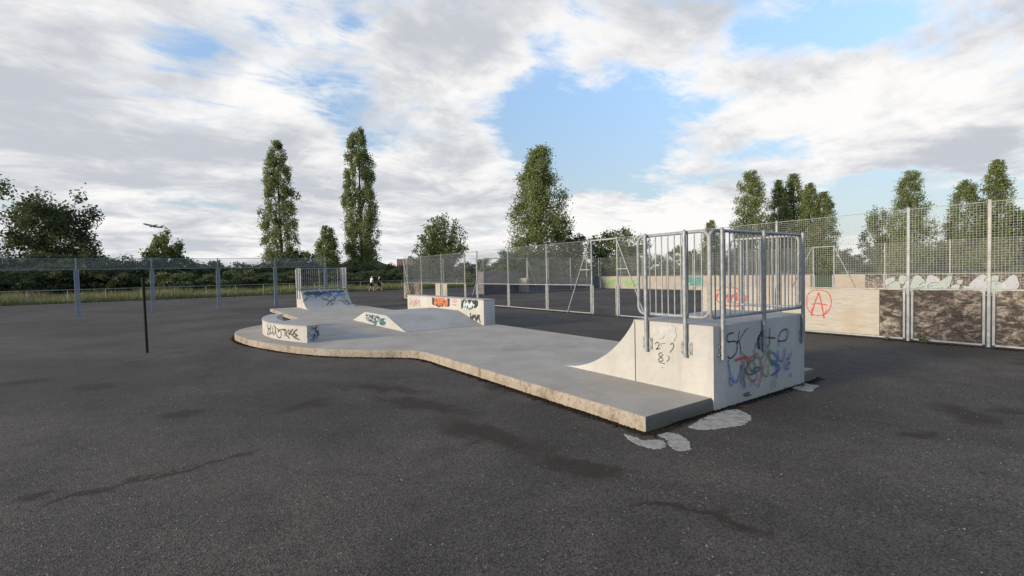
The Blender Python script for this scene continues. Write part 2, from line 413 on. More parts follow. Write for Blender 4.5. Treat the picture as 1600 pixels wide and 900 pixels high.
# ---------------------------------------------------------------- mesh helpers
class MB:
    """collects shapes in world coordinates; build() links them as ONE mesh object"""
    def __init__(self):
        self.v = []; self.f = []
    def add(self, vs, fs):
        k = len(self.v); self.v += [tuple(map(float, q)) for q in vs]; self.f += [[i + k for i in q] for q in fs]
        return self
    def box(self, a, b):
        x0, y0, z0 = (min(a[i], b[i]) for i in range(3)); x1, y1, z1 = (max(a[i], b[i]) for i in range(3))
        return self.add([(x0, y0, z0), (x1, y0, z0), (x1, y1, z0), (x0, y1, z0), (x0, y0, z1), (x1, y0, z1), (x1, y1, z1), (x0, y1, z1)],
                        [(3, 2, 1, 0), (4, 5, 6, 7), (0, 1, 5, 4), (1, 2, 6, 5), (2, 3, 7, 6), (3, 0, 4, 7)])
    def tube(self, pts, r, n=10, closed=False, caps=True):
        P = [Vector(p) for p in pts]; N = len(P)
        rs = r if isinstance(r, (list, tuple)) else [r] * N
        rings = []; up = None
        for i in range(N):
            if closed: t = P[(i + 1) % N] - P[i - 1]
            else: t = P[min(i + 1, N - 1)] - P[max(i - 1, 0)]
            t.normalize()
            if up is None:
                up = Vector((0, 0, 1)) if abs(t.z) < 0.9 else Vector((1, 0, 0))
            s = t.cross(up); s.normalize(); up = s.cross(t); up.normalize()
            rings.append([P[i] + (s * math.cos(2 * math.pi * j / n) + up * math.sin(2 * math.pi * j / n)) * rs[i] for j in range(n)])
        fs = []
        for i in range(N if closed else N - 1):
            a = i * n; b = ((i + 1) % N) * n
            for j in range(n):
                fs.append((a + j, a + (j + 1) % n, b + (j + 1) % n, b + j))
        if caps and not closed:
            fs.append(tuple(reversed(range(n)))); fs.append(tuple(range((N - 1) * n, N * n)))
        return self.add([v for q in rings for v in q], fs)
    def bar(self, a, b, w, h=None):
        """square bar from a to b"""
        h = h or w
        a = Vector(a); b = Vector(b); t = (b - a).normalized()
        up = Vector((0, 0, 1)) if abs(t.z) < 0.95 else Vector((0, 1, 0))
        s = t.cross(up).normalized() * w / 2; u = s.cross(t).normalized() * h / 2
        vs = [q + s * i + u * j for q in (a, b) for i, j in ((-1, -1), (1, -1), (1, 1), (-1, 1))]
        return self.add(vs, [(0, 1, 2, 3), (7, 6, 5, 4), (0, 4, 5, 1), (1, 5, 6, 2), (2, 6, 7, 3), (3, 7, 4, 0)])
    def prism(self, poly, axis, a, b):
        """extrude a 2-D polygon along axis 0 (poly = y,z), 1 (poly = x,z) or 2 (poly = x,y)"""
        def P(q, t):
            return {0: (t, q[0], q[1]), 1: (q[0], t, q[1]), 2: (q[0], q[1], t)}[axis]
        n = len(poly)
        return self.add([P(q, a) for q in poly] + [P(q, b) for q in poly],
                        [tuple(range(n)), tuple(reversed(range(n, 2 * n)))] + [(i, i + n, (i + 1) % n + n, (i + 1) % n) for i in range(n)])
    def build(self, name, mat, parent=None, smooth=False, bevel=0.0, segs=2, sharp=35, roughen=0.0):
        me = bpy.data.meshes.new(name)
        off = OFF.get(parent, Vector((0, 0, 0))) if parent else Vector((0, 0, 0))
        me.from_pydata([(q[0] - off.x, q[1] - off.y, q[2] - off.z) for q in self.v], [], self.f)
        bm = bmesh.new(); bm.from_mesh(me)
        bmesh.ops.recalc_face_normals(bm, faces=bm.faces)
        if bevel > 0:
            es = [e for e in bm.edges if e.is_manifold and e.calc_face_angle(0) > rad(20)]
            bmesh.ops.bevel(bm, geom=es, offset=bevel, segments=segs, affect='EDGES', profile=0.6)
        bm.to_mesh(me); bm.free()
        if smooth:
            me.shade_smooth()
            try: me.set_sharp_from_angle(angle=rad(sharp))
            except Exception: pass
        me.materials.append(MT[mat] if isinstance(mat, str) else mat)
        o = bpy.data.objects.new(name, me); COL.objects.link(o)
        if parent:
            o.parent = parent; OFF[o] = off
        else: OFF[o] = Vector((0, 0, 0))
        return o


OFF = {}


def tag(o, label, cat=None, group=None, kind=None):
    o['label'] = label
    if cat: o['category'] = cat
    if group: o['group'] = group
    if kind: o['kind'] = kind
    return o


def thing(name, label, cat, loc=(0, 0, 0), group=None):
    o = bpy.data.objects.new(name, None); COL.objects.link(o)
    o.location = loc; o.empty_display_size = 0.2; OFF[o] = Vector(loc)
    return tag(o, label, cat, group)


def copy_tree(root, loc, rz=0.0, sc=1.0, label=None, group=None):
    r = root.copy(); COL.objects.link(r); r.location = loc; r.rotation_euler = (0, 0, rz)
    r.scale = sc if isinstance(sc, tuple) else (sc, sc, sc)
    if label: r['label'] = label
    if group: r['group'] = group
    for ch in list(root.children):
        c = ch.copy(); COL.objects.link(c); c.parent = r
        for g in list(ch.children):
            d = g.copy(); COL.objects.link(d); d.parent = c
    return r


def catmull(pts, sub=6):
    P = [np.array(p, float) for p in pts]
    if len(P) < 3: return P
    out = []
    for i in range(len(P) - 1):
        a = P[max(i - 1, 0)]; b = P[i]; c = P[i + 1]; d = P[min(i + 2, len(P) - 1)]
        for k in range(sub):
            t = k / sub
            out.append(0.5 * (2 * b + (c - a) * t + (2 * a - 5 * b + 4 * c - d) * t * t + (3 * b - a - 3 * c + d) * t ** 3))
    out.append(P[-1]); return out


def ribbon(mb, pts, w, fmap, depth, sx=1.0):
    """a sprayed stroke lying on a surface; fmap(s, t, lift) gives the 3-D point"""
    Q = catmull(pts); n = len(Q); vs = []
    T = []
    for i in range(n):
        t = Q[min(i + 1, n - 1)] - Q[max(i - 1, 0)]; t = t * np.array([sx, 1.0]); L = np.hypot(*t) or 1; T.append(t / L)
    def put(q, t, ww, k):
        nrm = np.array([-t[1] / sx, t[0]])
        d = depth + 0.0009 * k / max(1, n)
        a = q + nrm * ww / 2; b = q - nrm * ww / 2
        vs.append(fmap(a[0], a[1], d)); vs.append(fmap(b[0], b[1], d))
    tx = lambda t: np.array([t[0] / sx, t[1]])
    put(Q[0] - tx(T[0]) * w * 0.42, T[0], w * 0.45, 0)
    for i in range(n):
        put(Q[i], T[i], w * (0.88 + 0.24 * math.sin(i * 1.7 + w * 900)), i)
    put(Q[-1] + tx(T[-1]) * w * 0.42, T[-1], w * 0.45, n)
    mb.add(vs, [(2 * i, 2 * i + 1, 2 * i + 3, 2 * i + 2) for i in range(len(vs) // 2 - 1)])


PAINT = {'k': 'black', 'b': 'blue', 'l': 'light blue', 'g': 'green', 't': 'teal', 'r': 'red', 'p': 'faded red', 'o': 'orange',
         'c': 'ice blue', 'w': 'white', 'n': 'pale grey', 'e': 'bright green', 'd': 'duck green', 'm': 'mint', 'y': 'yellow green'}


def graffiti(strokes, fmap, parent, lift=0.0018, what='graffiti strokes', sx=1.0, name='graffiti'):
    for k, (c, w, pts) in enumerate(strokes):
        mb = MB(); ribbon(mb, pts, w, fmap, lift + 0.0011 * min(k, 12) + 0.0003 * max(0, k - 12), sx)
        mb.build('graffiti_stroke', 'p' + c, parent)


def blotch(fmap, poly, mat, parent, lift, label, jag=0.02, name='graffiti'):
    """filled, ragged patch of paint"""
    P = []
    n = len(poly)
    for i in range(n):
        a = np.array(poly[i]); b = np.array(poly[(i + 1) % n]); L = np.hypot(*(b - a)); m = max(2, int(L / 0.06))
        for j in range(m): P.append(a + (b - a) * j / m + rng.normal(0, jag, 2))
    o = MB().add([fmap(q[0], q[1], lift) for q in P], [tuple(range(len(P)))]).build(name, mat, parent)
    o['label'] = label
    return o


# ---------------------------------------------------------------- ground
def sheet(name, poly, z, mat, sub=None):
    o = MB().add([(x, y, z) for x, y in poly], [tuple(range(len(poly)))]).build(name, mat)
    o['kind'] = 'structure'; return o


sheet('ground', [(-6000, -6000), (6000, -6000), (6000, 6000), (-6000, 6000)], -0.02, 'grassland')
sheet('asphalt_yard', [(-70, -40), (29.25, -40), (29.25, 29.6), (34, 29.6), (34, 47.3), (-70, 47.3)], 0.0, 'asphalt')
kb = MB()
for i in range(58):
    x0 = -24 + i; kb.box((x0 + 0.01, 47.3, -0.05), (x0 + 0.99, 47.42, 0.05))
k = kb.build('kerb', 'kerb', bevel=0.01, segs=1); k['kind'] = 'structure'
hb = MB()
hp = []
for i in range(60):
    t = i / 59; az = -0.44 + 0.30 * t
    h = 56 * math.exp(-((t - 0.45) / 0.28) ** 2) + 6 * math.sin(t * 17) * math.exp(-((t - 0.45) / 0.3) ** 2)
    hp.append((1500 * math.sin(az + HEAD), 1500 * math.cos(az + HEAD), max(1, h)))
vs = []
for x, y, h in hp: vs += [(x, y, -2), (x * 1.04, y * 1.04, h), (x * 1.3, y * 1.3, -2)]
hb.add(vs, [(3 * i + j, 3 * i + j + 1, 3 * i + j + 4, 3 * i + j + 3) for i in range(59) for j in (0, 1)])
o = hb.build('hill', 'hill', smooth=True); o['kind'] = 'structure'

# ---------------------------------------------------------------- skate pad
ST = 0.155                                         # top of the slab


def slab_outline():
    lobe = [(0.0, 5.3), (-0.06, 5.7), (-0.30, 6.08), (-0.95, 6.75), (-1.54, 7.52), (-2.02, 8.52), (-2.47, 9.93), (-2.70, 11.15),
            (-2.76, 12.2), (-2.62, 13.2), (-2.22, 14.0), (-1.60, 14.75), (-0.95, 15.45), (-0.36, 16.2)]
    c = [tuple(q) for q in catmull(lobe, 7)]
    pts = []
    def seg(a, b, step=0.16):
        L = math.hypot(b[0] - a[0], b[1] - a[1]); n = max(1, int(L / step))
        for i in range(n): pts.append((a[0] + (b[0] - a[0]) * i / n, a[1] + (b[1] - a[1]) * i / n))
    seg((0, 0), (0, 5.3)); pts.extend(c[:-1]); seg((-0.36, 16.2), (-0.32, 23.5)); seg((-0.32, 23.5), (3.85, 23.5), 0.4); seg((3.85, 23.5), (3.85, 0), 0.4)
    seg((3.85, 0), (0, 0), 0.16)
    return pts


OUT = slab_outline()
slab = thing('concrete_slab', 'long low concrete pad with a rounded lobe, carrying the skate ramps', 'slab', (1.9, 11, 0))
n = len(OUT); P = np.array(OUT)
tn = np.roll(P, -1, 0) - np.roll(P, 1, 0); tn /= np.linalg.norm(tn, axis=1)[:, None]
nr = np.stack([-tn[:, 1], tn[:, 0]], 1)            # outward for this winding
top = P - nr * 0.022
MB().add([(x, y, ST) for x, y in top], [tuple(range(n))]).build('slab_top', 'slab', slab)
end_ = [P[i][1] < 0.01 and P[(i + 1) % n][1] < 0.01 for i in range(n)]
rings = []
for zz, o_, am in ((ST, -0.022, 0.0), (ST - 0.018, -0.004, 0.007), (0.105, 0.0, 0.010), (0.06, 0.004, 0.015), (0.012, 0.0, 0.022), (-0.03, 0.0, 0.0)):
    j = rng.normal(0, am, n); jj = 0.5 * j + 0.25 * np.roll(j, 1) + 0.25 * np.roll(j, -1)
    q = P + nr * (o_ + np.minimum(jj, 0.016))[:, None]
    rings.append([(q[i][0], q[i][1], zz + (rng.normal(0, am * 0.5) if am else 0)) for i in range(n)])
MB().add([v for r in rings for v in r], [(a * n + i, a * n + (i + 1) % n, (a + 1) * n + (i + 1) % n, (a + 1) * n + i) for a in range(5) for i in range(n) if not end_[i]]).build('slab_edge', 'slab_edge', slab, smooth=True, sharp=60)
MB().add([v for r in rings for v in r], [(a * n + i, a * n + (i + 1) % n, (a + 1) * n + (i + 1) % n, (a + 1) * n + i) for a in range(5) for i in range(n) if end_[i]]).build('slab_end', 'slab_end', slab, smooth=True, sharp=60)['label'] = 'grimy end edge of the pad, coloured darker for its shade'


def soil_strip(path, normal, w, label):
    """flat ragged band of soil washed up against an edge"""
    V = []; fade = []; m = len(path)
    for i in range(m):
        ww = w * (0.7 + 0.6 * rng.uniform())
        for k, t in enumerate((-0.02, ww * 0.35, ww)):
            V.append((path[i][0] + normal[i][0] * t, path[i][1] + normal[i][1] * t, 0.0022)); fade.append((0.95, 0.62, 0.0)[k])
    o = MB().add(V, [(3 * i + j, 3 * i + j + 1, 3 * i + j + 4, 3 * i + j + 3) for i in range(m - 1) for j in (0, 1)]).build('soil', 'soil')
    at = o.data.attributes.new('fade', 'FLOAT', 'POINT'); at.data.foreach_set('value', fade)
    tag(o, label, 'soil', kind='stuff')


def stones(name, pts, sizes, mat, label, flat=0.6):
    """loose crumbs: one small squashed octahedron each, all in one mesh"""
    m = len(pts); base = np.array([(1, 0, 0), (0, 1, 0), (-1, 0, 0), (0, -1, 0), (0, 0, 1), (0, 0, -0.3)], float)
    V = np.zeros((m, 6, 3))
    for i in range(6):
        V[:, i, :] = base[i] * (1 + rng.uniform(-0.45, 0.45, (m, 3)))
    a = rng.uniform(0, 6.28, m); c, s = np.cos(a), np.sin(a)
    x = V[:, :, 0] * c[:, None] - V[:, :, 1] * s[:, None]; y = V[:, :, 0] * s[:, None] + V[:, :, 1] * c[:, None]
    V = np.stack([x, y, V[:, :, 2] * flat], 2) * np.array(sizes)[:, None, None]
    V += np.array(pts)[:, None, :]
    F = np.array([(0, 1, 4), (1, 2, 4), (2, 3, 4), (3, 0, 4), (1, 0, 5), (2, 1, 5), (3, 2, 5), (0, 3, 5)])
    return tri_mesh(name, V.reshape(-1, 3), (F[None] + (np.arange(m) * 6)[:, None, None]).reshape(-1, 3), mat, label)


def tri_mesh(name, V, F, mat, label=None, parent=None, k=3):
    me = bpy.data.meshes.new(name)
    me.vertices.add(len(V)); me.vertices.foreach_set('co', np.asarray(V, np.float32).ravel())
    me.loops.add(F.size); me.loops.foreach_set('vertex_index', F.astype(np.int32).ravel())
    me.polygons.add(len(F)); me.polygons.foreach_set('loop_start', np.arange(0, F.size, k, dtype=np.int32))
    me.update(calc_edges=True); me.validate()
    me.materials.append(MT[mat])
    o = bpy.data.objects.new(name, me); COL.objects.link(o)
    if label: o['label'] = label
    if parent: o.parent = parent
    return o


# moss and grit packed against the pad's edge
pts = []; sz = []
for i in range(n):
    x, y = P[i]
    if x > 3.5 and y > 1: continue
    for _ in range(26 if y < 12 else 8):
        d = abs(rng.normal(0, 0.045)) + 0.004; s_ = rng.uniform(-0.09, 0.09)
        pts.append((x + nr[i][0] * d + tn[i][0] * s_, y + nr[i][1] * d + tn[i][1] * s_, 0.003)); sz.append(rng.uniform(0.006, 0.022))
tag(stones('moss', pts, sz, 'moss', 'dark moss and grit packed along the edge of the concrete pad', 0.5), 'dark moss and grit packed along the edge of the concrete pad', 'moss', kind='stuff')
m = 2600
rr = np.sqrt(rng.uniform(0.6, 90, m)); aa = rng.uniform(-0.85, 0.85, m) + HEAD
px = -3.934 + rr * np.sin(aa) * 1.0; py = -3.293 + rr * np.cos(aa)
ok = ~((px > -0.05) & (px < 3.9) & (py > -0.02)) & ~((px > -2.9) & (py > 5.2) & (px < 3.9))
tag(stones('chippings', np.stack([px[ok], py[ok], np.full(ok.sum(), 0.001)], 1), np.clip(rng.gamma(2, 0.0016, ok.sum()), 0.0015, 0.009), 'stone', ''), 'tiny pale stone chippings scattered over the asphalt', 'gravel', kind='stuff')

soil_strip([OUT[i % n] for i in range(n - 26, n + 140)], [nr[i % n] for i in range(n - 26, n + 140)], 0.22, 'brown soil washed along the edge of the concrete pad')
# spilled concrete patches on the asphalt
def patch(poly, label):
    c = np.mean(np.array(poly), 0); Q = catmull(poly + [poly[0]], 10)[:-1]
    Q = [q + rng.normal(0, 0.008, 2) for q in Q]; m = len(Q)
    vs = [(q[0], q[1], 0.0005) for q in Q] + [(q[0] * 0.985 + c[0] * 0.015, q[1] * 0.985 + c[1] * 0.015, 0.004) for q in Q]
    o = MB().add(vs, [tuple(range(m, 2 * m))] + [(i, (i + 1) % m, (i + 1) % m + m, i + m) for i in range(m)]).build('concrete_patch', 'patch')
    tag(o, label, 'patch')
patch([(-0.22, 0.1), (-0.2, -0.03), (-0.22, -0.15), (-0.1, -0.2), (-0.06, -0.26), (-0.17, -0.38), (-0.3, -0.37), (-0.34, -0.24), (-0.31, -0.06)], 'narrow bent pale concrete smear by the square corner of the pad')
patch([(0.03, -0.14), (0.18, -0.15), (0.2, -0.27), (0.09, -0.47), (-0.08, -0.57), (-0.17, -0.52), (-0.13, -0.4), (-0.02, -0.28)], 'rounded pale concrete smear between the bent smear and the ramp')
patch([(0.47, -0.18), (0.78, -0.10), (1.14, -0.06), (1.47, -0.13), (1.39, -0.33), (1.23, -0.45), (0.99, -0.49), (0.74, -0.42), (0.53, -0.33)], 'long oval pale concrete smear below the graffitied ramp back')
patch([(2.99, -0.05), (3.2, -0.03), (3.43, -0.02), (3.44, -0.12), (3.43, -0.22), (3.2, -0.26), (3.02, -0.3), (3.0, -0.16)], 'small squarish pale concrete patch at the foot of the graffitied ramp')


# ---------------------------------------------------------------- quarter pipes with guard rails
QW, QD, QT, QH = 2.27, 1.18, 2.75, 1.01            # width, platform depth, toe, height


def arc_profile(m=18):
    drop = QH - ST; run = QT - QD; R = (run * run + drop * drop) / (2 * drop)
    p = []
    a1 = math.asin(run / R)
    for i in range(m + 1):
        a = a1 * (1 - i / m); p.append((QT - R * math.sin(a), ST + R - R * math.cos(a)))
    return p                                         # from the lip down to the toe


ARC = arc_profile()


def rail_panel(qp, p0, p1, posts, out, nb, label):
    """loop of tube from p0 to p1 (xy) with bars; posts at fractions, standing off by 'out' and running down the face"""
    p0 = np.array(p0, float); p1 = np.array(p1, float); L = np.linalg.norm(p1 - p0); d = (p1 - p0) / L; out = np.array(out, float)
    z0, z1, r = 1.105, 2.150, 0.10
    def pt(s, z): q = p0 + d * s; return (q[0], q[1], z)
    loop = []
    for cx, cz, a0 in ((r, z0 + r, 180), (L - r, z0 + r, 270), (L - r, z1 - r, 0), (r, z1 - r, 90)):
        for k in range(7):
            a = rad(a0 + 15 * k); loop.append(pt(cx + r * math.cos(a), cz + r * math.sin(a)))
    fr = MB().tube(loop, 0.021, 10, closed=True).build('guard_rail', 'galv', qp, smooth=True); fr['label'] = label
    for i in range(1, nb):
        s = L * i / nb; MB().tube([pt(s, z0 + 0.01), pt(s, z1 - 0.01)], 0.0085, 8).build('bar', 'galv', fr, smooth=True)
    for f in posts:
        q = p0 + d * L * f + out * 0.052
        MB().tube([(q[0], q[1], 0.60), (q[0], q[1], 2.165)], 0.0255, 12).tube([(q[0], q[1], 2.164), (q[0], q[1], 2.182)], [0.0255, 0.012], 12).build('post', 'galv', fr, smooth=True)
        w = d * 0.078; face = p0 + d * L * f + out * 0.021
        pl = MB(); a = face - w; b = face + w + out * 0.012
        pl.box((a[0], a[1], 0.63), (b[0], b[1], 0.79))
        for sg in (-1, 1):
            for zz in (0.66, 0.76):
                c = face + d * 0.055 * sg + out * 0.012
                pl.tube([(c[0], c[1], zz), (c[0] + out[0] * 0.014, c[1] + out[1] * 0.014, zz)], 0.010, 6)
        pl.build('base_plate', 'galv', fr)


def quarter_pipe(label):
    q = thing('quarter_pipe', label, 'skate ramp')
    MB().box((0, -0.012, -0.03), (QW, QD - 0.005, QH)).build('platform_block', 'cream', q, smooth=True, bevel=0.012)
    poly = [(QD + 0.006, ST - 0.03)] + [(y, z) for y, z in ARC if True] + [(QT, ST - 0.03)]
    poly[1] = (QD + 0.006, QH)
    MB().prism(poly, 0, 0.0, QW).build('transition', 'cream', q, smooth=True, sharp=25)
    f2 = [(y, z + 0.003) for y, z in ARC] ; f2[0] = (QD + 0.010, QH + 0.0025)
    vs = []
    for y, z in f2: vs += [(0.006, y, z), (QW - 0.006, y, z)]
    MB().add(vs, [(2 * i, 2 * i + 1, 2 * i + 3, 2 * i + 2) for i in range(len(f2) - 1)]).build('riding_surface', 'grey_conc', q, smooth=True, sharp=60)
    MB().box((0.004, 0.0, QH), (QW - 0.004, QD - 0.012, QH + 0.003)).build('platform_top', 'grey_conc', q)
    MB().tube([(0.002, QD, QH - 0.012), (QW - 0.002, QD, QH - 0.012)], 0.022, 10).build('coping', 'galv', q, smooth=True)
    rail_panel(q, (0.022, 0.05), (0.022, 1.12), (0.28, 0.845), (-1, 0), 11, 'side guard rail')
    rail_panel(q, (QW - 0.022, 0.05), (QW - 0.022, 1.12), (0.28, 0.845), (1, 0), 11, 'side guard rail')
    rail_panel(q, (-0.02, 0.012), (QW + 0.0, 0.012), (0.075, 0.49, 0.955), (0, -1), 22, 'back guard rail')
    return q


GB = [
    ('k', 0.022, [(1.63, 0.9), (1.52, 0.89), (1.49, 0.84), (1.52, 0.8), (1.67, 0.79), (1.71, 0.75), (1.7, 0.66), (1.63, 0.61), (1.56, 0.59), (1.5, 0.62)]),
    ('k', 0.018, [(1.77, 0.91), (1.74, 0.83), (1.72, 0.76)]),
    ('k', 0.016, [(1.95, 0.93), (1.84, 0.86), (1.74, 0.77)]),
    ('k', 0.016, [(1.74, 0.79), (1.78, 0.72), (1.79, 0.62)]),
    ('k', 0.05, [(2.34, 0.89), (2.3, 0.8), (2.26, 0.68)]),
    ('k', 0.05, [(2.23, 0.8), (2.19, 0.74), (2.22, 0.65)]),
    ('k', 0.03, [(2.3, 0.87), (2.21, 0.78)]),
    ('k', 0.04, [(2.35, 0.74), (2.3, 0.68)]),
    ('k', 0.02, [(2.13, 0.72), (2.14, 0.66)]),
    ('k', 0.02, [(2.49, 0.88), (2.48, 0.67)]),
    ('k', 0.02, [(2.41, 0.77), (2.62, 0.74)]),
    ('k', 0.02, [(2.71, 0.69), (2.74, 0.78), (2.84, 0.83), (2.94, 0.83), (2.97, 0.77), (2.92, 0.69), (2.82, 0.68), (2.71, 0.69)]),
    ('k', 0.014, [(2.72, 0.68), (2.71, 0.62)]),
    ('b', 0.022, [(1.5, 0.58), (1.52, 0.47), (1.54, 0.4), (1.52, 0.31), (1.55, 0.26)]),
    ('b', 0.022, [(1.55, 0.35), (1.66, 0.28), (1.75, 0.37), (1.79, 0.49), (1.77, 0.24)]),
    ('b', 0.02, [(1.84, 0.52), (1.87, 0.39), (1.83, 0.22), (1.88, 0.19)]),
    ('l', 0.02, [(2, 0.18), (2.07, 0.24), (2.12, 0.19)]),
    ('l', 0.02, [(1.58, 0.38), (1.62, 0.31), (1.59, 0.25)]),
    ('g', 0.022, [(1.88, 0.22), (1.84, 0.32), (1.95, 0.47), (2.07, 0.51), (2.12, 0.55), (2.08, 0.64)]),
    ('g', 0.022, [(2.16, 0.59), (2.26, 0.5), (2.37, 0.61), (2.45, 0.67), (2.4, 0.54)]),
    ('g', 0.022, [(2.26, 0.47), (2.28, 0.33), (2.4, 0.25), (2.44, 0.3), (2.43, 0.41)]),
    ('g', 0.045, [(2.48, 0.59), (2.46, 0.52), (2.53, 0.42), (2.62, 0.4)]),
    ('g', 0.02, [(1.8, 0.63), (1.88, 0.57), (1.93, 0.51)]),
    ('t', 0.022, [(1.85, 0.43), (1.95, 0.34), (2.12, 0.34), (2.22, 0.38), (2.12, 0.41), (2.05, 0.36)]),
    ('t', 0.02, [(1.95, 0.51), (2, 0.39), (2.12, 0.37), (2.07, 0.49)]),
    ('r', 0.04, [(1.65, 0.56), (1.79, 0.57), (1.94, 0.56)]),
    ('r', 0.026, [(1.79, 0.56), (1.82, 0.45), (1.82, 0.31)]),
    ('r', 0.026, [(1.95, 0.52), (1.92, 0.4), (1.95, 0.31), (2.03, 0.25), (2.12, 0.25), (2.16, 0.31)]),
    ('r', 0.034, [(1.97, 0.52), (2.02, 0.55), (2.1, 0.56), (2.14, 0.52)]),
    ('r', 0.024, [(2.24, 0.49), (2.25, 0.41), (2.31, 0.38), (2.37, 0.47), (2.44, 0.56)]),
    ('r', 0.026, [(2.31, 0.38), (2.26, 0.28), (2.2, 0.18), (2.17, 0.14)]),
    ('b', 0.03, [(2.51, 0.57), (2.61, 0.52), (2.68, 0.45), (2.65, 0.42), (2.51, 0.45)]),
    ('b', 0.026, [(2.69, 0.57), (2.7, 0.47), (2.76, 0.41), (2.82, 0.42), (2.88, 0.56)]),
    ('b', 0.036, [(2.55, 0.39), (2.66, 0.38), (2.73, 0.31), (2.62, 0.27), (2.53, 0.25)]),
    ('b', 0.03, [(2.64, 0.38), (2.66, 0.3), (2.64, 0.2)]),
    ('b', 0.022, [(2.85, 0.38), (2.86, 0.29)]),
    ('b', 0.022, [(2.93, 0.44), (2.97, 0.4), (3.05, 0.48)]),
    ('b', 0.022, [(2.95, 0.36), (3.01, 0.36), (2.91, 0.29), (2.99, 0.28)]),
    ('b', 0.03, [(3.03, 0.19), (3.04, 0.16)]),
    ('g', 0.014, [(2.53, 0.18), (2.53, 0.06)]),
    ('g', 0.014, [(2.58, 0.18), (2.6, 0.08)]),
]
GF = [
    ('k', 0.014, [(0.83, 0.71), (0.8, 0.74), (0.77, 0.72), (0.79, 0.67), (0.82, 0.64), (0.76, 0.66)]),
    ('k', 0.007, [(0.67, 0.74), (0.74, 0.72), (0.73, 0.69)]),
    ('k', 0.012, [(0.59, 0.73), (0.56, 0.75), (0.54, 0.72), (0.55, 0.69), (0.59, 0.64), (0.6, 0.63)]),
    ('k', 0.012, [(0.73, 0.61), (0.77, 0.59), (0.77, 0.56), (0.74, 0.55), (0.71, 0.51), (0.75, 0.49), (0.78, 0.51), (0.74, 0.55), (0.71, 0.59)]),
    ('k', 0.009, [(0.63, 0.58), (0.61, 0.55), (0.65, 0.5)]),
    ('k', 0.01, [(0.78, 0.48), (0.73, 0.47), (0.68, 0.47)]),
    ('k', 0.006, [(0.74, 0.42), (0.7, 0.41)]),
    ('w', 0.1, [(0.81, 0.91), (0.68, 0.94), (0.55, 0.93)]),
    ('w', 0.12, [(0.81, 0.85), (0.67, 0.87), (0.55, 0.86)]),
    ('w', 0.06, [(0.8, 0.8), (0.72, 0.82)]),
    ('w', 0.06, [(0.64, 0.8), (0.55, 0.8)]),
]
GL = [
    ('p', 0.05, [(14.33, 0.77), (14.37, 0.52), (14.11, 0.71), (14.07, 0.49), (13.84, 0.74), (13.91, 0.5)]),
    ('p', 0.05, [(13.73, 0.77), (13.8, 0.55), (13.52, 0.73), (13.5, 0.54)]),
    ('o', 0.12, [(12.09, 0.82), (12.14, 0.66), (11.82, 0.79), (11.87, 0.63), (11.6, 0.82), (11.65, 0.64)]),
    ('o', 0.12, [(11.55, 0.8), (11.39, 0.65), (11.17, 0.81), (11.22, 0.64)]),
    ('o', 0.1, [(12.04, 0.84), (11.55, 0.86), (11.21, 0.77)]),
    ('p', 0.035, [(10.84, 0.83), (10.56, 0.85), (10.54, 0.79), (10.78, 0.77)]),
    ('p', 0.035, [(10.82, 0.69), (10.55, 0.69)]),
    ('c', 0.08, [(9.95, 0.82), (10.03, 0.67), (9.81, 0.77), (9.89, 0.62)]),
    ('c', 0.09, [(9.77, 0.81), (9.67, 0.65), (9.52, 0.82), (9.56, 0.66)]),
    ('c', 0.06, [(9.99, 0.71), (9.66, 0.74), (9.35, 0.74)]),
    ('c', 0.06, [(9.48, 0.8), (9.39, 0.68)]),
    ('k', 0.05, [(9.61, 0.47), (9.6, 0.32), (9.45, 0.42), (9.49, 0.31), (9.33, 0.44)]),
    ('k', 0.05, [(9.33, 0.44), (9.27, 0.27), (9.16, 0.44), (9.03, 0.24)]),
    ('k', 0.05, [(9.06, 0.44), (9.27, 0.27)]),
    ('k', 0.04, [(9.54, 0.38), (9.33, 0.37), (9.1, 0.35)]),
]
GLP = [
    ('k', 0, [(12.37, 0.85), (11, 0.86), (11, 0.61), (11.31, 0.61), (11.83, 0.58), (12.36, 0.59)]),
    ('k', 0, [(10.19, 0.87), (9.14, 0.88), (9.14, 0.71), (9.32, 0.65), (9.67, 0.58), (9.96, 0.62), (10.21, 0.58)]),
]
GE = [
    ('n', 0.03, [(3.47, 0.76), (3.55, 0.65), (3.71, 0.74)]),
    ('n', 0.03, [(3.48, 0.59), (3.68, 0.57), (3.68, 0.5), (3.48, 0.5)]),
    ('n', 0.03, [(3.48, 0.25), (3.6, 0.3), (3.7, 0.25)]),
    ('n', 0.03, [(3.55, 0.75), (3.67, 0.61)]),
]
GA = [
    ('r', 0.035, [(2.46, 0.76), (2.44, 0.95), (2.33, 1.07), (2.14, 1.09), (1.97, 1.03), (1.9, 0.85), (1.93, 0.64), (2.03, 0.5), (2.18, 0.45), (2.33, 0.48), (2.44, 0.62), (2.46, 0.76)]),
    ('r', 0.045, [(2.35, 0.44), (2.27, 0.77), (2.18, 1.02)]),
    ('r', 0.045, [(2.18, 1.02), (2.12, 0.77), (2.06, 0.4)]),
    ('r', 0.04, [(2.33, 0.73), (2.18, 0.75), (2, 0.73)]),
    ('r', 0.05, [(2.34, 0.62), (2.35, 0.46)]),
    ('r', 0.05, [(2, 0.59), (2.08, 0.45)]),
]
